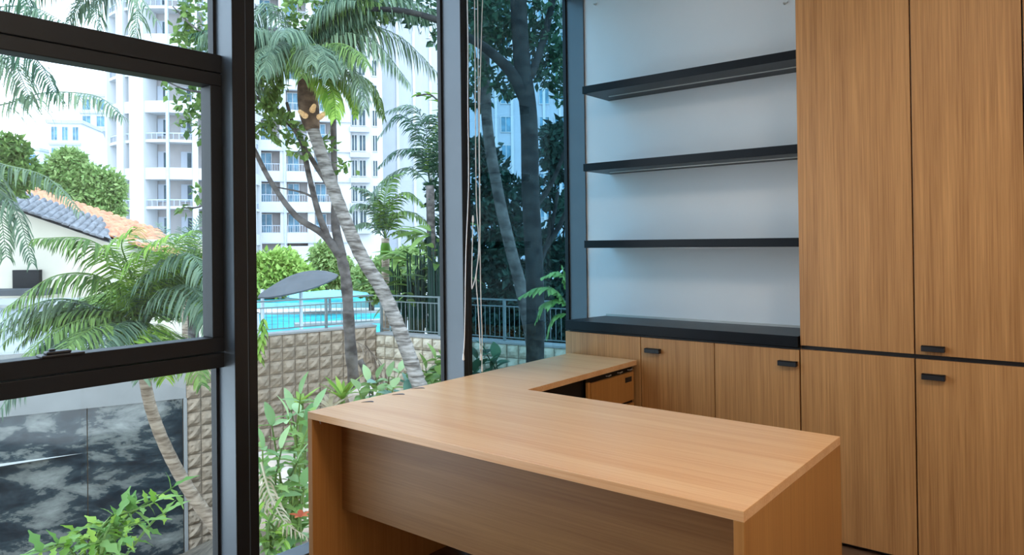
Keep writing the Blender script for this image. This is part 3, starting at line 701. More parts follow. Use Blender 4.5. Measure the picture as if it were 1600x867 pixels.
def tiles(P, Q, Rr, nx, ny, mat, name, lift=.05, root=t, over=1.15):
    """tiled parallelogram roof: P origin, Q end of the course direction, Rr end of the slope direction; each tile its own part"""
    P, Q, Rr = Vector(P), Vector(Q), Vector(Rr); eu, ev = (Q-P)/nx, (Rr-P)/ny; nm = eu.cross(ev).normalized()
    if nm.z < 0: nm = -nm
    s = MB().quad(P, Q, Q+Rr-P, Rr); s.quad(P-nm*.12, Rr-nm*.12, Q+Rr-P-nm*.12, Q-nm*.12); s.quad(P, P-nm*.12, Q-nm*.12, Q); s.quad(Rr, Rr-nm*.12, P-nm*.12, P); s.quad(Q, Q-nm*.12, Q+Rr-P-nm*.12, Q+Rr-P)
    s.build('roof_deck', m_grey, root)
    mb = MB(); K = 4
    for i in range(K+1):
        x = .04+.92*i/K; h = .35+.65*math.sin(math.pi*i/K)
        mb.v += [(x, -over+1, h*1.5), (x, 1, h*.75), (x, 1, 0)]
    mb.v = [(x, y, z) for x, y, z in mb.v]
    for i in range(K): q = 3*i; mb.f += [(q, q+3, q+4, q+1), (q+1, q+4, q+5, q+2)]
    me = bpy.data.meshes.new(name); me.from_pydata(mb.v, [], mb.f); me.materials.append(mat); me.update()
    for j in range(ny):
        for i in range(nx):
            o = bpy.data.objects.new(name, me); COL.objects.link(o); o.parent = root; jz = random.uniform(.8, 1.25)
            p = P+eu*(i+random.uniform(-.08, .08))+ev*(j+random.uniform(-.1, .1))
            o.matrix_local = Matrix(((eu.x, ev.x, nm.x*lift*jz, p.x), (eu.y, ev.y, nm.y*lift*jz, p.y), (eu.z, ev.z, nm.z*lift*jz, p.z), (0, 0, 0, 1)))
# orange slope behind the grey verge, then the low lean-to roof
tiles(at(20, 285, 24.5), at(248, 361, 24.5), at(20+5, 318, 20), 22, 9, m_orange, 'roof_tile')
tiles(A1+EZ*.06, B1+EZ*.06, A0+EZ*.06, 22, 3, m_grey, 'verge_tile', .08)
tiles(at(205, 376, 23), at(350, 396, 24), at(207, 390, 21.3), 16, 4, m_orange, 'roof_tile')
# small window and low grey eave at the wall foot
p = at(42, 437, 19.2); MB().obox(p, RT, FW, EZ, (-.35, -.05, -.28), (.35, .3, .26)).build('shutter', m_black, t)
p = at(20, 455, 18.6); MB().obox(p, RT, FW, EZ, (-1.2, -.3, -.1), (1.0, .4, .05)).build('awning', m_canopy, t)
rebase(t, Vector((lo2.x, lo2.y, ZG)))
t = thing('garden_shed', 'pale grey low shed roof below the cream house wall', 'shed')
p = at(10, 480, 15); MB().obox(Vector((p.x, p.y, 0)), RT, FW, EZ, (-1.5, 0, ZG), (1.2, 1.5, p.z)).build('wall', m_white2, t); MB().obox(p, RT, FW, EZ, (-1.6, -.15, 0), (1.3, 1.6, .06)).build('roof', m_conc, t); rebase(t, Vector((p.x, p.y, ZG)))
# ================================================================== VEGETATION
def foot(p): return Vector((p.x, p.y, gz(p.x, p.y)-.05))
def tree_thing(name, label, cat='tree', group=None): return thing(name, label, cat, group)
# A: leaning palm at left
t = tree_thing('small_palm', 'bushy bright green palm with thin leaning trunk behind the casement window', 'palm', 'palms')
tp = [(224, 545, 6.5, 22), (226, 590, 6.55, 24), (238, 645, 6.65, 21), (262, 705, 6.8, 22), (295, 765, 7.0, 24), (330, 815, 7.2, 26), (352, 850, 7.3, 27)]
e = at(352, 850, 7.3); f0 = foot(e); P = [at(u, v, d) for u, v, d, w_ in tp]+[Vector((e.x+.1, e.y+.05, f0.z))]
Ps = spline(P, 6); MB().tube(Ps, [(.046+.022*i/len(Ps))*(1+.05*(i % 2)) for i in range(len(Ps))], 10).build('trunk', b_tan, t, smooth=True)
cb = at(224, 520, 6.5); crown(t, cb-EZ*.0, 32, 1.1, [l_mid, l_yel, l_blue, l_mid], .32, .026, 40, .35, (.25, 1.4), (.9, 1.7))
for (pp, mt) in (([(222, 520), (240, 440), (290, 395), (330, 440)], l_blue), ([(222, 520), (190, 420), (140, 375), (60, 372)], l_mid), ([(222, 520), (170, 440), (90, 430), (10, 480)], l_mid), ([(222, 520), (205, 430), (190, 380), (215, 355)], l_yel), ([(222, 520), (150, 500), (70, 540), (0, 640)], l_blue), ([(222, 520), (120, 470), (40, 480), (-30, 530)], l_grey), ([(224, 520), (222, 440), (235, 390), (270, 365)], l_yel), ([(222, 520), (270, 450), (310, 460), (330, 520)], l_blue)):
    frond_mb([at(u, v, 6.5-.25*i) for i, (u, v) in enumerate(pp)], .38, .03, 40, .6).build('frond', mt, t)
leafcloud('old_sheath', b_fib, [(at(224, 540, 6.5), (.09, .09, .18))], 120, .10, t)
rebase(t, (f0.x, f0.y, f0.z))
# spiky palm behind it
t = tree_thing('spiky_palm', 'stiff spiky pale green palm in front of the low orange roof', 'palm', 'palms'); cb = at(288, 425, 13)
g9 = Vector((cb.x, cb.y, ZG)); crown(t, cb, 14, 1.0, [l_grey, l_blue], .30, .018, 22, .12, (.5, 1.5), (.2, .8)); MB().tube([g9, cb-EZ*.9, cb], [.05, .05, .05], 8).build('trunk', b_tan, t, smooth=True); rebase(t, g9)
# B: central tall palm
t = tree_thing('tall_palm', 'tall curved grey-trunk palm with drooping shaggy crown in the middle window', 'palm', 'palms')
tp = [(484, 185, 8.0, 34), (490, 205, 8.0, 27), (507, 255, 7.95, 27), (530, 320, 7.9, 28), (562, 395, 7.8, 29), (598, 455, 7.7, 30), (626, 520, 7.6, 31), (650, 588, 7.5, 32)]
e = at(664, 640, 7.45); f0 = foot(e); P = [at(u, v, d) for u, v, d, w_ in tp]+[e, Vector((e.x+.05, e.y, f0.z))]; Ps = spline(P, 9)
MB().tube(Ps, [(.062+.020*i/len(Ps))*(1+(.07 if i % 3 == 0 else 0)) for i in range(len(Ps))], 14).build('trunk', b_palm, t, smooth=True)
Pc = spline([at(476, 118, 8.0), at(480, 150, 8), at(484, 180, 8), at(489, 202, 8)], 5); MB().tube(Pc, [.075+.04*math.sin(math.pi*i/(len(Pc)-1)) for i in range(len(Pc))], 12).build('crownshaft', b_fib, t, smooth=True)
for (u, v, du) in ((477, 181, -9), (499, 183, 10), (488, 172, 3)):
    p = at(u, v, 7.85); q = at(u+du, v-7, 7.7); MB().tube([p, q], [.035, .022], 8).build('cut_stub', m_stub, t)
cb = at(478, 118, 8)
crown(t, cb+EZ*.1, 44, 1.2, [l_grey, l_blue, l_dark, l_blue, l_mid], .40, .019, 56, .85, (.3, 1.5), (1.0, 1.9))
for (pp, mt, dd, L_) in (([(478, 118), (520, 60), (580, 60), (640, 130)], l_grey, -.1, .42), ([(478, 118), (540, 40), (620, 55), (690, 120)], l_grey, .1, .46), ([(478, 118), (530, 110), (580, 130), (600, 185)], l_mid, .1, .26), ([(478, 118), (430, 60), (405, 90), (398, 150)], l_grey, -.0, .36), ([(478, 118), (440, 20), (410, 10), (385, 60)], l_blue, .1, .40), ([(478, 118), (560, 10), (640, 0), (720, 50)], l_blue, 0, .46), ([(478, 118), (450, 90), (425, 130), (418, 175)], l_mid, .1, .28), ([(485, 125), (505, 120), (520, 145), (524, 185)], l_yel, -.3, .28), ([(485, 125), (530, 125), (552, 150), (556, 182)], l_yel, -.2, .16)):
    frond_mb([at(u, v, 8+dd*i) for i, (u, v) in enumerate(pp)], L_, .03, 48, .9).build('frond', mt, t)
rebase(t, f0)
# C: palm out of frame at top left, fronds reaching in
t = tree_thing('arching_palm', 'dark grey-green palm fronds arching in from the upper left corner', 'palm', 'palms'); cb = at(-130, 130, 7); f0 = foot(cb)
MB().tube(spline([f0, at(-150, 500, 7), cb], 6), .10, 10).build('trunk', b_palm, t, smooth=True)
for (pp, L_) in (([(-130, 130), (-20, 165), (70, 145), (150, 150), (192, 182)], .40), ([(-130, 130), (-60, 30), (40, 10), (110, 40)], .45), ([(-130, 130), (-60, 80), (10, 85), (50, 160)], .5), ([(-130, 130), (-30, 100), (50, 90), (90, 150)], .4),
                 ([(-130, 130), (-40, -20), (60, -60), (180, -40), (245, 30)], .36), ([(-130, 130), (-50, -60), (20, -30), (70, 60)], .45), ([(-130, 130), (-60, 220), (-10, 280), (10, 400)], .4), ([(-130, 130), (-50, 260), (20, 320), (50, 410)], .32), ([(-130, 130), (-30, 240), (70, 275), (125, 330)], .28)):
    frond_mb([at(u, v, 7-.12*i) for i, (u, v) in enumerate(pp)], L_, .026, 44, .75).build('frond', random.choice([l_blue, l_dark, l_grey]), t)
rebase(t, f0)
# second overhead palm (fronds along the top of the casement bay)
t = tree_thing('overhead_palm', 'palm with hanging fronds at the top of the casement window bay', 'palm', 'palms'); cb = at(190, -150, 9); f0 = foot(at(120, 700, 9.2))
MB().tube(spline([f0, at(150, 300, 9.8), cb], 6), .0, 8).build('trunk', b_palm, t, smooth=True)
for pp in ([(190, -150), (150, -30), (120, 10), (95, 60)], [(190, -150), (200, -40), (215, 20), (205, 75)], [(190, -150), (170, -30), (150, 10), (160, 60)], [(190, -150), (120, -60), (60, -20), (20, 60)], [(190, -150), (260, -60), (290, 0), (300, 50)], [(190, -150), (170, -60), (130, 0), (110, 30)]):
    frond_mb([at(u, v, 9) for u, v in pp], .42, .03, 40, .7).build('frond', random.choice([l_blue, l_grey]), t)
for tr_ in [c_ for c_ in t.children if c_.name.startswith('trunk')]: bpy.data.objects.remove(tr_)
bz = spline([foot(at(-200, 600, 9.6)), at(-210, 300, 9.6), at(-60, -120, 9.3), cb], 8); MB().tube(bz, .09, 10).build('trunk', b_palm, t, smooth=True); rebase(t, bz[0])
# E: forked tree
t = tree_thing('forked_tree', 'slim dark forked tree with spreading bare limbs beside the tall palm')
e = at(556, 640, 8.6); f0 = foot(e)
P = [f0, e, at(553, 600, 8.6), at(546, 520, 8.5), at(541, 440, 8.5), at(531, 392, 8.5)]; Ps = spline(P, 6); MB().tube(Ps, [.074-.012*i/len(Ps)+.005*math.sin(i*1.7) for i in range(len(Ps))], 12).build('trunk', b_dark, t, smooth=True)
for pts in ([(534, 402, 8.5, 17), (505, 366, 8.5, 12), (462, 337, 8.4, 10), (424, 285, 8.4, 8), (398, 235, 8.3, 7), (372, 180, 8.2, 6), (350, 90, 8.2, 5)],
            [(512, 372, 8.5, 12), (497, 330, 8.5, 10), (483, 275, 8.5, 9), (470, 215, 8.5, 9), (455, 196, 8.5, 8), (425, 170, 8.5, 6), (385, 140, 8.5, 5)],
            [(534, 400, 8.5, 16), (524, 350, 8.6, 14), (523, 290, 8.6, 10), (521, 200, 8.6, 10), (520, 100, 8.6, 9), (524, -20, 8.6, 7), (500, -160, 8.6, 5)],
            [(512, 288, 8.5, 8), (488, 250, 8.4, 8), (462, 205, 8.4, 7), (448, 160, 8.4, 5)], [(489, 308, 8.5, 4), (470, 300, 8.5, 3), (430, 292, 8.5, 2)],
            [(350, 90, 8.2, 5), (330, 60, 8.1, 4), (300, 40, 8.0, 3), (270, 10, 8, 2)], [(372, 180, 8.2, 5), (335, 150, 8, 4), (290, 140, 7.8, 3), (262, 128, 7.8, 2)], [(398, 235, 8.3, 5), (350, 280, 8.1, 4), (318, 320, 8, 3), (285, 325, 8, 2)]):
    pxtube('limb', pts, b_dark, t, 8)
fb = [((u, v), r) for (u, v), r in (((318, 25), 26), ((300, 60), 20), ((325, 75), 26), ((335, 110), 22), ((322, 150), 22), ((300, 190), 17), ((330, 205), 16), ((268, 140), 10), ((290, 165), 10), ((328, 225), 8), ((290, 325), 8), ((318, 300), 12), ((330, 330), 10), ((410, 180), 22), ((440, 200), 24), ((470, 230), 14), ((420, 130), 20), ((500, 20), 40), ((560, 5), 40), ((510, 230), 14), ((540, 260), 10), ((395, 200), 10))]
leafcloud('foliage', l_mid, [(at(u, v, 8.2), (r*8.2/FPX*1.1, r*8.2/FPX*1.5, r*8.2/FPX)) for (u, v), r in fb], 1900, .10, t, aspect=.6)
rebase(t, f0)
# F: big dark tree in the tinted window
t = tree_thing('dark_tree', 'large dark tree with thick curved limb seen through the tinted window'); e = at(836, 620, 8.4); f0 = foot(e)
Ps = spline([f0, e, at(836, 450, 8.4), at(829, 300, 8.3), at(826, 180, 8.3), at(815, 90, 8.3), at(808, -40, 8.3), at(800, -200, 8.3)], 6); MB().tube(Ps, [.11-.02*i/len(Ps) for i in range(len(Ps))], 12).build('trunk', b_black, t, smooth=True)
for pts in ([(822, 160, 8.3, 20), (800, 115, 8.2, 18), (765, 80, 8.1, 15), (735, 60, 8, 13), (690, 34, 7.9, 11), (630, 17, 7.8, 9), (570, 14, 7.8, 7)], [(829, 120, 8.3, 14), (850, 60, 8.4, 12), (870, -30, 8.5, 9)], [(832, 330, 8.4, 9), (860, 290, 8.5, 7), (885, 230, 8.5, 6), (900, 180, 8.5, 4)], [(832, 420, 8.4, 9), (870, 360, 8.6, 8), (885, 330, 8.6, 6)], [(834, 440, 8.4, 8), (858, 370, 8.6, 7), (872, 300, 8.6, 5)]):
    pxtube('limb', pts, b_black, t, 8)
fb = [(770, 30, 34), (800, 60, 30), (850, 70, 28), (880, 90, 20), (745, 110, 18), (790, 130, 20), (860, 115, 24), (880, 150, 14), (600, 5, 26), (650, 8, 30), (690, 60, 14), (850, 20, 26), (745, 10, 24)]
leafcloud('foliage', l_dark, [(at(u, v, 8.6), (r*8.6/FPX, r*8.6/FPX*1.4, r*8.6/FPX)) for u, v, r in fb], 2600, .11, t)
for pp in ([(800, -60), (760, -10), (740, 40), (735, 90)], [(830, -60), (870, 0), (885, 60), (890, 130)], [(830, -80), (850, 10), (868, 60), (872, 110)], [(850, -60), (890, 20), (905, 80)], [(800, -60), (720, -20), (690, 40)]):
    frond_mb([at(u, v, 9.2) for u, v in pp], .42, .03, 36, .8).build('epiphyte_frond', l_mid, t)
rebase(t, f0)
# G: paler slanting trunk
t = tree_thing('slanting_tree', 'slim slanting brown trunk behind the white blind cords'); e = at(838, 590, 9.2); f0 = foot(e)
Ps = spline([f0, e, at(816, 460, 9.2), at(797, 385, 9.2), at(778, 300, 9.2), at(762, 200, 9.2), at(757, 90, 9.2), at(757, -30, 9.2)], 6); MB().tube(Ps, [.085-.02*i/len(Ps) for i in range(len(Ps))], 10).build('trunk', b_dark, t, smooth=True)
leafcloud('foliage', l_dark, [(at(u, v, 9.4), (r*9.4/FPX, r*9.4/FPX*1.3, r*9.4/FPX)) for u, v, r in ((750, 150, 18), (745, 40, 20), (765, 0, 24))], 500, .12, t); rebase(t, f0)
# dense dark shrubbery in tinted window
for i, (lb, fb, mt, n_, dep) in enumerate((
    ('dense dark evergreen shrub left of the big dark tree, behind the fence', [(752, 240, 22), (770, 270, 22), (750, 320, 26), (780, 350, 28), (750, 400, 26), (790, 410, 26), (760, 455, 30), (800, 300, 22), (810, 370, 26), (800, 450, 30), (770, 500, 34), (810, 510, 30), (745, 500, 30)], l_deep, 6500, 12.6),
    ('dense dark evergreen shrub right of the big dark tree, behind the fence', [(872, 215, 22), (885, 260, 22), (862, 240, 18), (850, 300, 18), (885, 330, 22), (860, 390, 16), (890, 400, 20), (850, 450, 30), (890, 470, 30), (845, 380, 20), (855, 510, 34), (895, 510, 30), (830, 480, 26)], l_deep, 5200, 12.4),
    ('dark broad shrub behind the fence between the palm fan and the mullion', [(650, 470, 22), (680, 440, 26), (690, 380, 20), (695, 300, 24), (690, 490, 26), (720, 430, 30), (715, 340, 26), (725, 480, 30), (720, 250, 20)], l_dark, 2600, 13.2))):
    t = tree_thing('evergreen_shrub', lb, 'shrub', 'dark shrubs behind the fence')
    bl = [(at(u, v, dep), (r*dep/FPX, r*dep/FPX*1.3, r*dep/FPX*1.1)) for u, v, r in fb]
    leafcloud('foliage', mt, bl, n_, .17, t); g0 = bl[-1][0]; g1 = Vector((g0.x, g0.y, ZG))
    mb = MB()
    for c_, r in bl[::2]: mb.tube(spline([g1, g1.lerp(c_, .5)+Vector((.1, 0, .1)), c_], 4), [.05, .045, .04, .035, .03, .025, .02, .015, .01][:9], 6)
    mb.build('stems', b_black, t); rebase(t, g1)
# tropical palms behind right wall
for lb, cb, tr_, fr in (
    ('dark feathery palm with long arching fronds beside the second mullion', at(672, 290, 12.8), at(676, 500, 12.8), [([(672, 290), (660, 220), (625, 180), (590, 215)], .42, l_dark), ([(672, 290), (665, 200), (640, 165), (600, 175)], .42, l_blue), ([(672, 290), (690, 215), (680, 180), (640, 200)], .4, l_dark), ([(672, 290), (640, 262), (600, 280), (572, 320)], .36, l_blue), ([(672, 290), (700, 230), (720, 220), (745, 260)], .42, l_dark), ([(672, 290), (660, 240), (620, 235), (590, 262)], .36, l_dark), ([(672, 290), (680, 220), (700, 150), (690, 130)], .3, l_mid)]),
    ('young palm with yellow-green stem standing behind the pool fence', at(602, 372, 13.8), at(603, 460, 13.8), [([(602, 372), (585, 330), (560, 318), (540, 335)], .3, l_blue), ([(602, 372), (592, 320), (575, 298), (552, 292)], .3, l_blue), ([(602, 372), (610, 320), (635, 300), (662, 320)], .34, l_mid), ([(602, 372), (620, 335), (645, 332), (672, 352)], .34, l_mid), ([(602, 372), (600, 320), (610, 280), (630, 270)], .3, l_fern), ([(602, 372), (580, 350), (560, 350), (545, 362)], .26, l_blue), ([(602, 372), (625, 360), (650, 368), (668, 392)], .28, l_mid)])):
    t = tree_thing('feathery_palm', lb, 'palm', 'palms'); g0 = Vector((tr_.x, tr_.y, ZG))
    MB().tube(spline([g0, tr_, cb], 6), .075, 10).build('trunk', b_tan if 'young' in lb else b_dark, t, smooth=True)
    if 'young' in lb: MB().tube([cb-EZ*.32, cb-EZ*.15, cb], [.10, .09, .05], 10).build('crownshaft', l_yel, t, smooth=True)
    for pp, L_, mt in fr: frond_mb([at(u, v, 13.2-.15*i) for i, (u, v) in enumerate(pp)], L_, .045, 34, .35).build('frond', mt, t)
    rebase(t, g0)
# broad-leaved plants behind the fence
big = leaf_mesh('leaf', l_mid, .62, .13, 0, .35); big2 = leaf_mesh('leaf', l_mid, .6, .16, 0, .5); big3 = leaf_mesh('leaf', l_fern, .55, .11, 0, .45)
for lb, (u, v), n_, dep, mm in (('clump of broad glossy yellow-green leaves behind the fence right of the tall palm', (650, 430), 34, 12.6, (big, big3)), ('taller clump of broad leaves hard against the second mullion', (682, 390), 30, 12.2, (big2, big)), ('broad-leaved clump lower beside the palm trunk behind the fence', (622, 435), 24, 13, (big2, big3))):
    t = tree_thing('broadleaf_plant', lb, 'plant', 'broad-leaved plants'); b0 = at(u, v, dep); g0 = Vector((b0.x, b0.y, ZG)); mb = MB()
    for i in range(n_):
        az = i*2.4; top_ = b0+Vector((math.cos(az)*.15, math.sin(az)*.15, random.uniform(-.55, .45))); mb.tube([g0+Vector((math.cos(az)*.1, math.sin(az)*.1, 0)), top_], .014, 5)
        put_leaf(random.choice(mm), top_, (math.cos(az), math.sin(az), random.uniform(-.1, .8)), t, random.uniform(.7, 1.05), roll=random.uniform(-.4, .4))
    mb.build('stem', l_deep, t); rebase(t, g0)
# small yellow-green leafy spray near top of middle window
t = tree_thing('leafy_spray', 'small bright leafy spray at the right edge of the middle window', 'branch'); P = [at(700, 185, 9.5), at(690, 165, 9.5), at(672, 148, 9.5), at(650, 150, 9.5)]
MB().tube(spline(P+[], 5), .012, 5).build('twig', b_dark, t)
spm = leaf_mesh('leaf', l_yel, .22, .07)
for i, q in enumerate(spline(P, 4)): put_leaf(spm, q, (math.cos(i*2.2), math.sin(i*2.2), .2), t)
MB().tube([P[0], at(712, 230, 9.6), at(716, 420, 9.6), foot(at(716, 600, 9.6))], .02, 6).build('stem', b_dark, t); rebase(t, P[0])
# hedges and trees beyond pool
def bush(name, lb, blobs, dep, mat, n_, size, group, cat='bush', trunk=True):
    t = thing(name, lb, cat, group); bl = [(at(u, v, dep), (rx*dep/FPX, rx*dep/FPX, rz*dep/FPX)) for u, v, rx, rz in blobs]
    leafcloud('foliage', mat, bl, n_, size, t)
    inner = MB()
    for c_, r in bl:      # inner twig mass
        K = 6
        inner.tube([c_-EZ*r[2]*.8, c_-EZ*r[2]*.4, c_+EZ*r[2]*.1, c_+EZ*r[2]*.75], [r[0]*.3, r[0]*.72, r[0]*.78, r[0]*.2], 10)
    inner.build('inner_branches', {l_lime: l_far, l_far: l_mid, l_mid: l_mid}.get(mat, l_mid), t, smooth=True)
    g = bl[0][0]; g1 = Vector((g.x, g.y, ZG)); MB().tube([g1, g], .12, 8).build('trunk', b_dark, t); rebase(t, g1)
bush('hedge', 'rounded lime-green hedge behind the grey canopy', [(395, 425, 30, 28), (430, 418, 30, 26), (460, 432, 26, 22), (415, 440, 36, 24), (445, 405, 22, 14), (485, 442, 18, 18)], 34, l_lime, 7000, .30, 'bushes beyond the pool')
bush('hedge', 'mid-green bush between the lime hedge and the forked trunk', [(510, 405, 24, 24), (530, 425, 24, 24), (505, 430, 20, 18), (550, 440, 16, 16)], 38, l_far, 4200, .32, 'bushes beyond the pool')
bush('hedge', 'green bush behind the fence between the two trunks', [(580, 430, 26, 24), (610, 420, 26, 26), (595, 450, 30, 20), (640, 415, 26, 30)], 30, l_far, 4500, .26, 'bushes beyond the pool')
bush('round_tree', 'rounded leafy green tree behind the orange roof beside the round tower', [(105, 265, 30, 28), (130, 285, 34, 30), (160, 300, 30, 34), (85, 285, 26, 26), (150, 330, 34, 30), (110, 250, 20, 18), (175, 295, 16, 24), (180, 325, 12, 22)], 44, l_far, 12000, .36, 'trees behind the house', 'tree')
bush('round_tree', 'darker broadleaf tree above the grey roof tiles at the left edge', [(-40, 250, 30, 34), (15, 235, 24, 26), (32, 265, 22, 26), (5, 285, 34, 22)], 17.5, l_mid, 3400, .19, 'trees behind the house', 'tree')
bush('hedge', 'low green bush under the lean-to roof right of the small palm', [(300, 450, 40, 26), (335, 440, 24, 26), (265, 470, 36, 26), (320, 480, 40, 24)], 14, l_mid, 1500, .16, 'bushes beyond the pool')
# bed plants
lfm = [leaf_mesh('leaf', l_sage, .135, .058), leaf_mesh('leaf', l_fern, .14, .07, 1), leaf_mesh('leaf', l_mid, .15, .07)]
def px_stems(base, tips, bend=.12):
    out = []
    for tpt in tips:
        m = base.lerp(tpt, .5)+Vector((random.uniform(-bend, bend), random.uniform(-bend, bend), bend)); out.append([base, m, tpt])
    return out
b0 = at(455, 870, 5.2)
g0 = foot(b0)
shrub('leafy_shrub', 'pale green leafy shrub between the thick mullion and the desk corner', 'shrub', g0, px_stems(b0, [at(470, 615, 5.4), at(450, 650, 5.2), at(425, 665, 5.1), at(410, 700, 5.0), at(480, 660, 5.5), at(440, 700, 4.9), at(465, 720, 5.1), at(420, 745, 4.9), at(405, 730, 5.3), at(478, 690, 5.3), at(475, 760, 5), at(455, 640, 5.6), at(492, 640, 5.3)])+[[g0, b0]], lfm[:2], l_mid, .085, (.75, 1.3))
b0 = at(150, 930, 4.6); g0 = foot(b0)
lf2 = [leaf_mesh('leaf', l_fern, .13, .06, 1), leaf_mesh('leaf', l_yel, .12, .055, 1)]
shrub('lobed_shrub', 'bright green lobed-leaf shrub in front of the dark glossy panels', 'shrub', g0, px_stems(b0, [at(272, 760, 4.8), at(240, 785, 4.6), at(205, 790, 4.7), at(180, 810, 4.5), at(150, 825, 4.6), at(120, 835, 4.5), at(90, 850, 4.5), at(65, 862, 4.4), at(260, 800, 4.9), at(225, 815, 4.5), at(195, 840, 4.4), at(140, 850, 4.3)], .15)+[[g0, b0]], lf2, l_mid, .062, (.7, 1.3))
b0 = at(600, 690, 8.0); g0 = foot(b0)
lf3 = [leaf_mesh('leaf', l_sage, .17, .10), leaf_mesh('leaf', l_mid, .17, .10), leaf_mesh('leaf', leafm('bluish_bed_leaf', (.10, .26, .20), (.28, .44, .36)), .19, .11)]
shrub('ground_cover_plant', 'blue-green broad leaf bed plants at the foot of the tall palm', 'plant', g0, px_stems(b0, [at(u, v, d) for u, v, d in ((575, 595, 8), (590, 590, 7.9), (608, 588, 8), (625, 580, 8.1), (640, 592, 7.6), (560, 608, 7.7), (615, 605, 7.5), (595, 612, 7.6), (650, 608, 8))], .1)+[[g0, b0]], lf3, l_mid, .07, (.6, 1.1))
b0 = at(690, 680, 7.9); g0 = foot(b0)
shrub('ground_cover_plant', 'darker green bed plant low beside the second mullion', 'plant', g0, px_stems(b0, [at(u, v, d) for u, v, d in ((665, 575, 8), (680, 560, 8), (695, 570, 8), (672, 592, 7.7), (688, 585, 7.6), (700, 545, 8.1), (655, 590, 7.9))], .1)+[[g0, b0]], [lf3[1]], l_mid, .07, (.7, 1.1))
b0 = at(765, 650, 7.4); g0 = foot(b0)
shrub('ground_cover_plant', 'dark bed plant with round leaves behind the white cords', 'plant', g0, px_stems(b0, [at(u, v, d) for u, v, d in ((745, 560, 7.4), (760, 552, 7.4), (742, 580, 7.3), (768, 575, 7.4), (755, 590, 7.2), (775, 560, 7.5))], .08)+[[g0, b0]], [leaf_mesh('leaf', l_dark, .16, .11)], l_dark, .09, (.7, 1.1))
# lily-like rosettes
def rosette(lb, base, n_, me, el, group, sc=(.8, 1.1)):
    t = thing('rosette_plant', lb, 'plant', group); g0 = foot(base); 
    for i in range(n_): az = i*2.4; put_leaf(me, base, (math.cos(az), math.sin(az), random.uniform(*el)), t, random.uniform(*sc))
    MB().tube([g0, base], .03, 6).build('stem', l_mid, t); rebase(t, g0)
rosette('upright yellow-green rosette plant at the foot of the block wall', at(535, 625, 8.2), 14, leaf_mesh('leaf', l_yel, .34, .06), (.8, 2.2), 'rosette plants')
rosette('pale spiky rosette plant left of the forked tree base', at(516, 640, 8.0), 12, leaf_mesh('leaf', l_dry, .30, .05), (.2, 1.2), 'rosette plants')
rosette('small yellow-green rosette at the desk corner against the block wall', at(470, 632, 7.6), 12, leaf_mesh('leaf', l_yel, .24, .06), (.3, 1.5), 'rosette plants')
# hanging vine on the wall by the mullion
t = thing('hanging_vine', 'bright green hanging vine over the block wall beside the thick mullion', 'vine'); P = spline([at(412, 498, 10.7), at(409, 525, 10.6), at(404, 560, 10.6)], 8); MB().tube(P, .01, 5).build('stem', l_mid, t)
vm = leaf_mesh('leaf', l_yel, .16, .05)
for i, q in enumerate(P):
    for k in range(2): put_leaf(vm, q, (math.cos(i*2+k*3), math.sin(i*2+k*3), -.9), t)
rebase(t, P[0])
# philodendron in tinted window
t = thing('philodendron', 'bright green lobed philodendron in front of the fence in the tinted window', 'plant'); b0 = at(905, 560, 6.8); g0 = foot(b0); mb = MB(); mb.tube([g0, b0], .03, 6)
for pp, L_ in (([(900, 500), (870, 455), (840, 450), (815, 462)], .17), ([(900, 500), (885, 440), (870, 425), (850, 432)], .16), ([(900, 500), (880, 470), (850, 475), (838, 500)], .17), ([(900, 500), (895, 460), (885, 440), (880, 420)], .16), ([(900, 500), (880, 490), (862, 500), (855, 525)], .14), ([(900, 500), (905, 450), (915, 430), (920, 420)], .16)):
    f_ = frond_mb([at(u, v, 6.8) for u, v in pp], L_, .06, 13, .3, 1.0, .008, .3, .4); f_.build('lobed_leaf', l_fern, t)
    mb.tube([b0, at(pp[0][0], pp[0][1], 6.8)], .008, 5)
mb.build('stem', l_mid, t); rebase(t, g0)
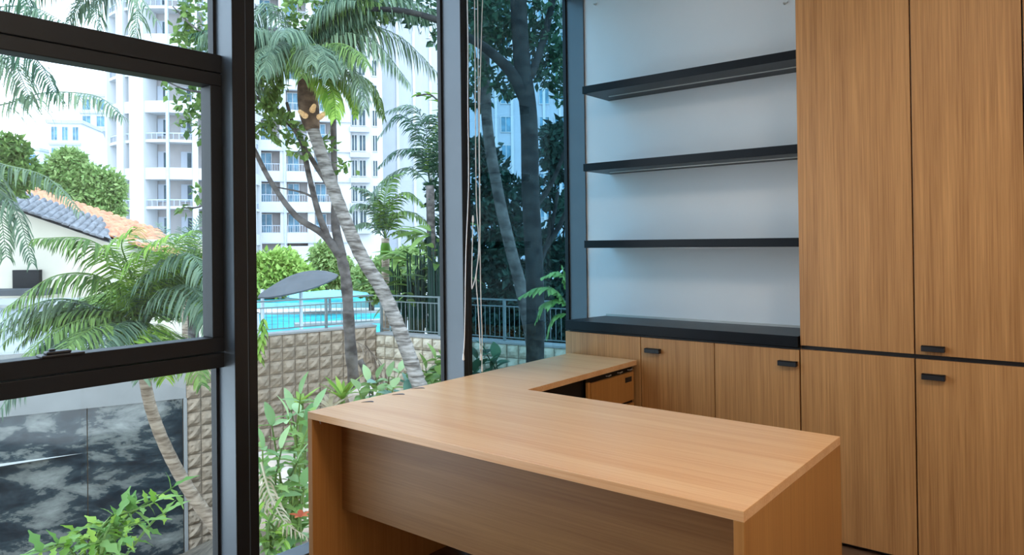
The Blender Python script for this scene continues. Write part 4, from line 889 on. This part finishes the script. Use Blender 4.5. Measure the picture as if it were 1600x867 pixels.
# stones and dry leaf
def rock(name, lb, c_, r, mat, group=None, seed=0):
    rr = random.Random(seed); mb = MB(); n1, n2 = 9, 14; c_ = Vector(c_)
    for j in range(n1+1):
        ph = math.pi*j/n1
        for i in range(n2):
            th = 2*math.pi*i/n2; d = Vector((math.sin(ph)*math.cos(th), math.sin(ph)*math.sin(th), math.cos(ph))); k = 1+.16*math.sin(3*d.x+seed)+.14*math.sin(4*d.y+2*d.z+seed)+rr.uniform(-.05, .05)*(0 < j < n1)
            mb.v.append((c_.x+d.x*r[0]*k, c_.y+d.y*r[1]*k, c_.z+d.z*r[2]*k))
    for j in range(n1):
        for i in range(n2): mb.f.append((j*n2+i, j*n2+(i+1) % n2, (j+1)*n2+(i+1) % n2, (j+1)*n2+i))
    return tag(mb.build(name, mat, smooth=True), lb, 'rock', group)
for i, (u, v, d, r, lb) in enumerate(((430, 775, 6.2, (.34, .34, .22), 'large pinkish pale boulder under the leafy shrub by the mullion'), (465, 800, 5.9, (.22, .2, .16), 'smaller pale boulder below the shrub beside the desk panel'), (425, 735, 8.2, (.32, .3, .2), 'buff stone at the foot of the block wall near the mullion'), (575, 622, 8.6, (.22, .2, .14), 'reddish stone among the bed plants beside the forked tree'))):
    rock('boulder', lb, at(u, v, d), r, m_rock, 'garden boulders', i)
t = thing('dry_palm_leaf', 'curled dry tan palm leaf lying low beside the desk panel', 'leaf')
frond_mb([at(408, 722, 4.9), at(422, 772, 4.8), at(445, 815, 4.7), at(478, 838, 4.7)], .13, .014, 20, .5, 1.0, .009).build('dry_frond', l_dry, t); rebase(t, at(478, 838, 4.7))
t = thing('red_leaf_sprig', 'small red leaf sprig low beside the desk panel', 'leaf'); rl = leaf_mesh('leaf', l_red, .08, .04)
for i in range(5): put_leaf(rl, at(470, 808, 4.8), (math.cos(i*1.3), math.sin(i*1.3), .6), t)
p = at(470, 808, 4.8); MB().tube([foot(p), p], .006, 5).build('stem', l_mid, t); rebase(t, p)
b0 = at(420, 870, 4.6); g0 = foot(b0)
shrub('low_weeds', 'low dark green weeds at the bottom beside the thick mullion', 'plant', g0, px_stems(b0, [at(u, v, 4.6) for u, v in ((405, 800), (420, 815), (435, 825), (412, 840), (445, 845), (430, 795))], .06)+[[g0, b0]], [leaf_mesh('leaf', l_yel, .09, .03), leaf_mesh('leaf', l_mid, .09, .03)], l_mid, .05, (.7, 1.1))
# dead hanging palm skirt at wall corner and stump
t = thing('dead_branch', 'dead brown palm branch slumped in the wall corner', 'branch')
for pp in ([(548, 530), (575, 545), (600, 575), (608, 610)], [(572, 540), (585, 560), (590, 590), (588, 615)]):
    frond_mb([at(u, v, 9.6) for u, v in pp], .3, .02, 22, .9, .4).build('dry_frond', leafm('brown_dry', (.16, .12, .09), (.34, .27, .21)), t)
pxtube('stick', [(562, 562, 9.4, 9), (572, 582, 9.4, 10), (585, 605, 9.4, 11), (596, 640, 9.4, 11)], b_dark, t); rebase(t, at(596, 640, 9.4))
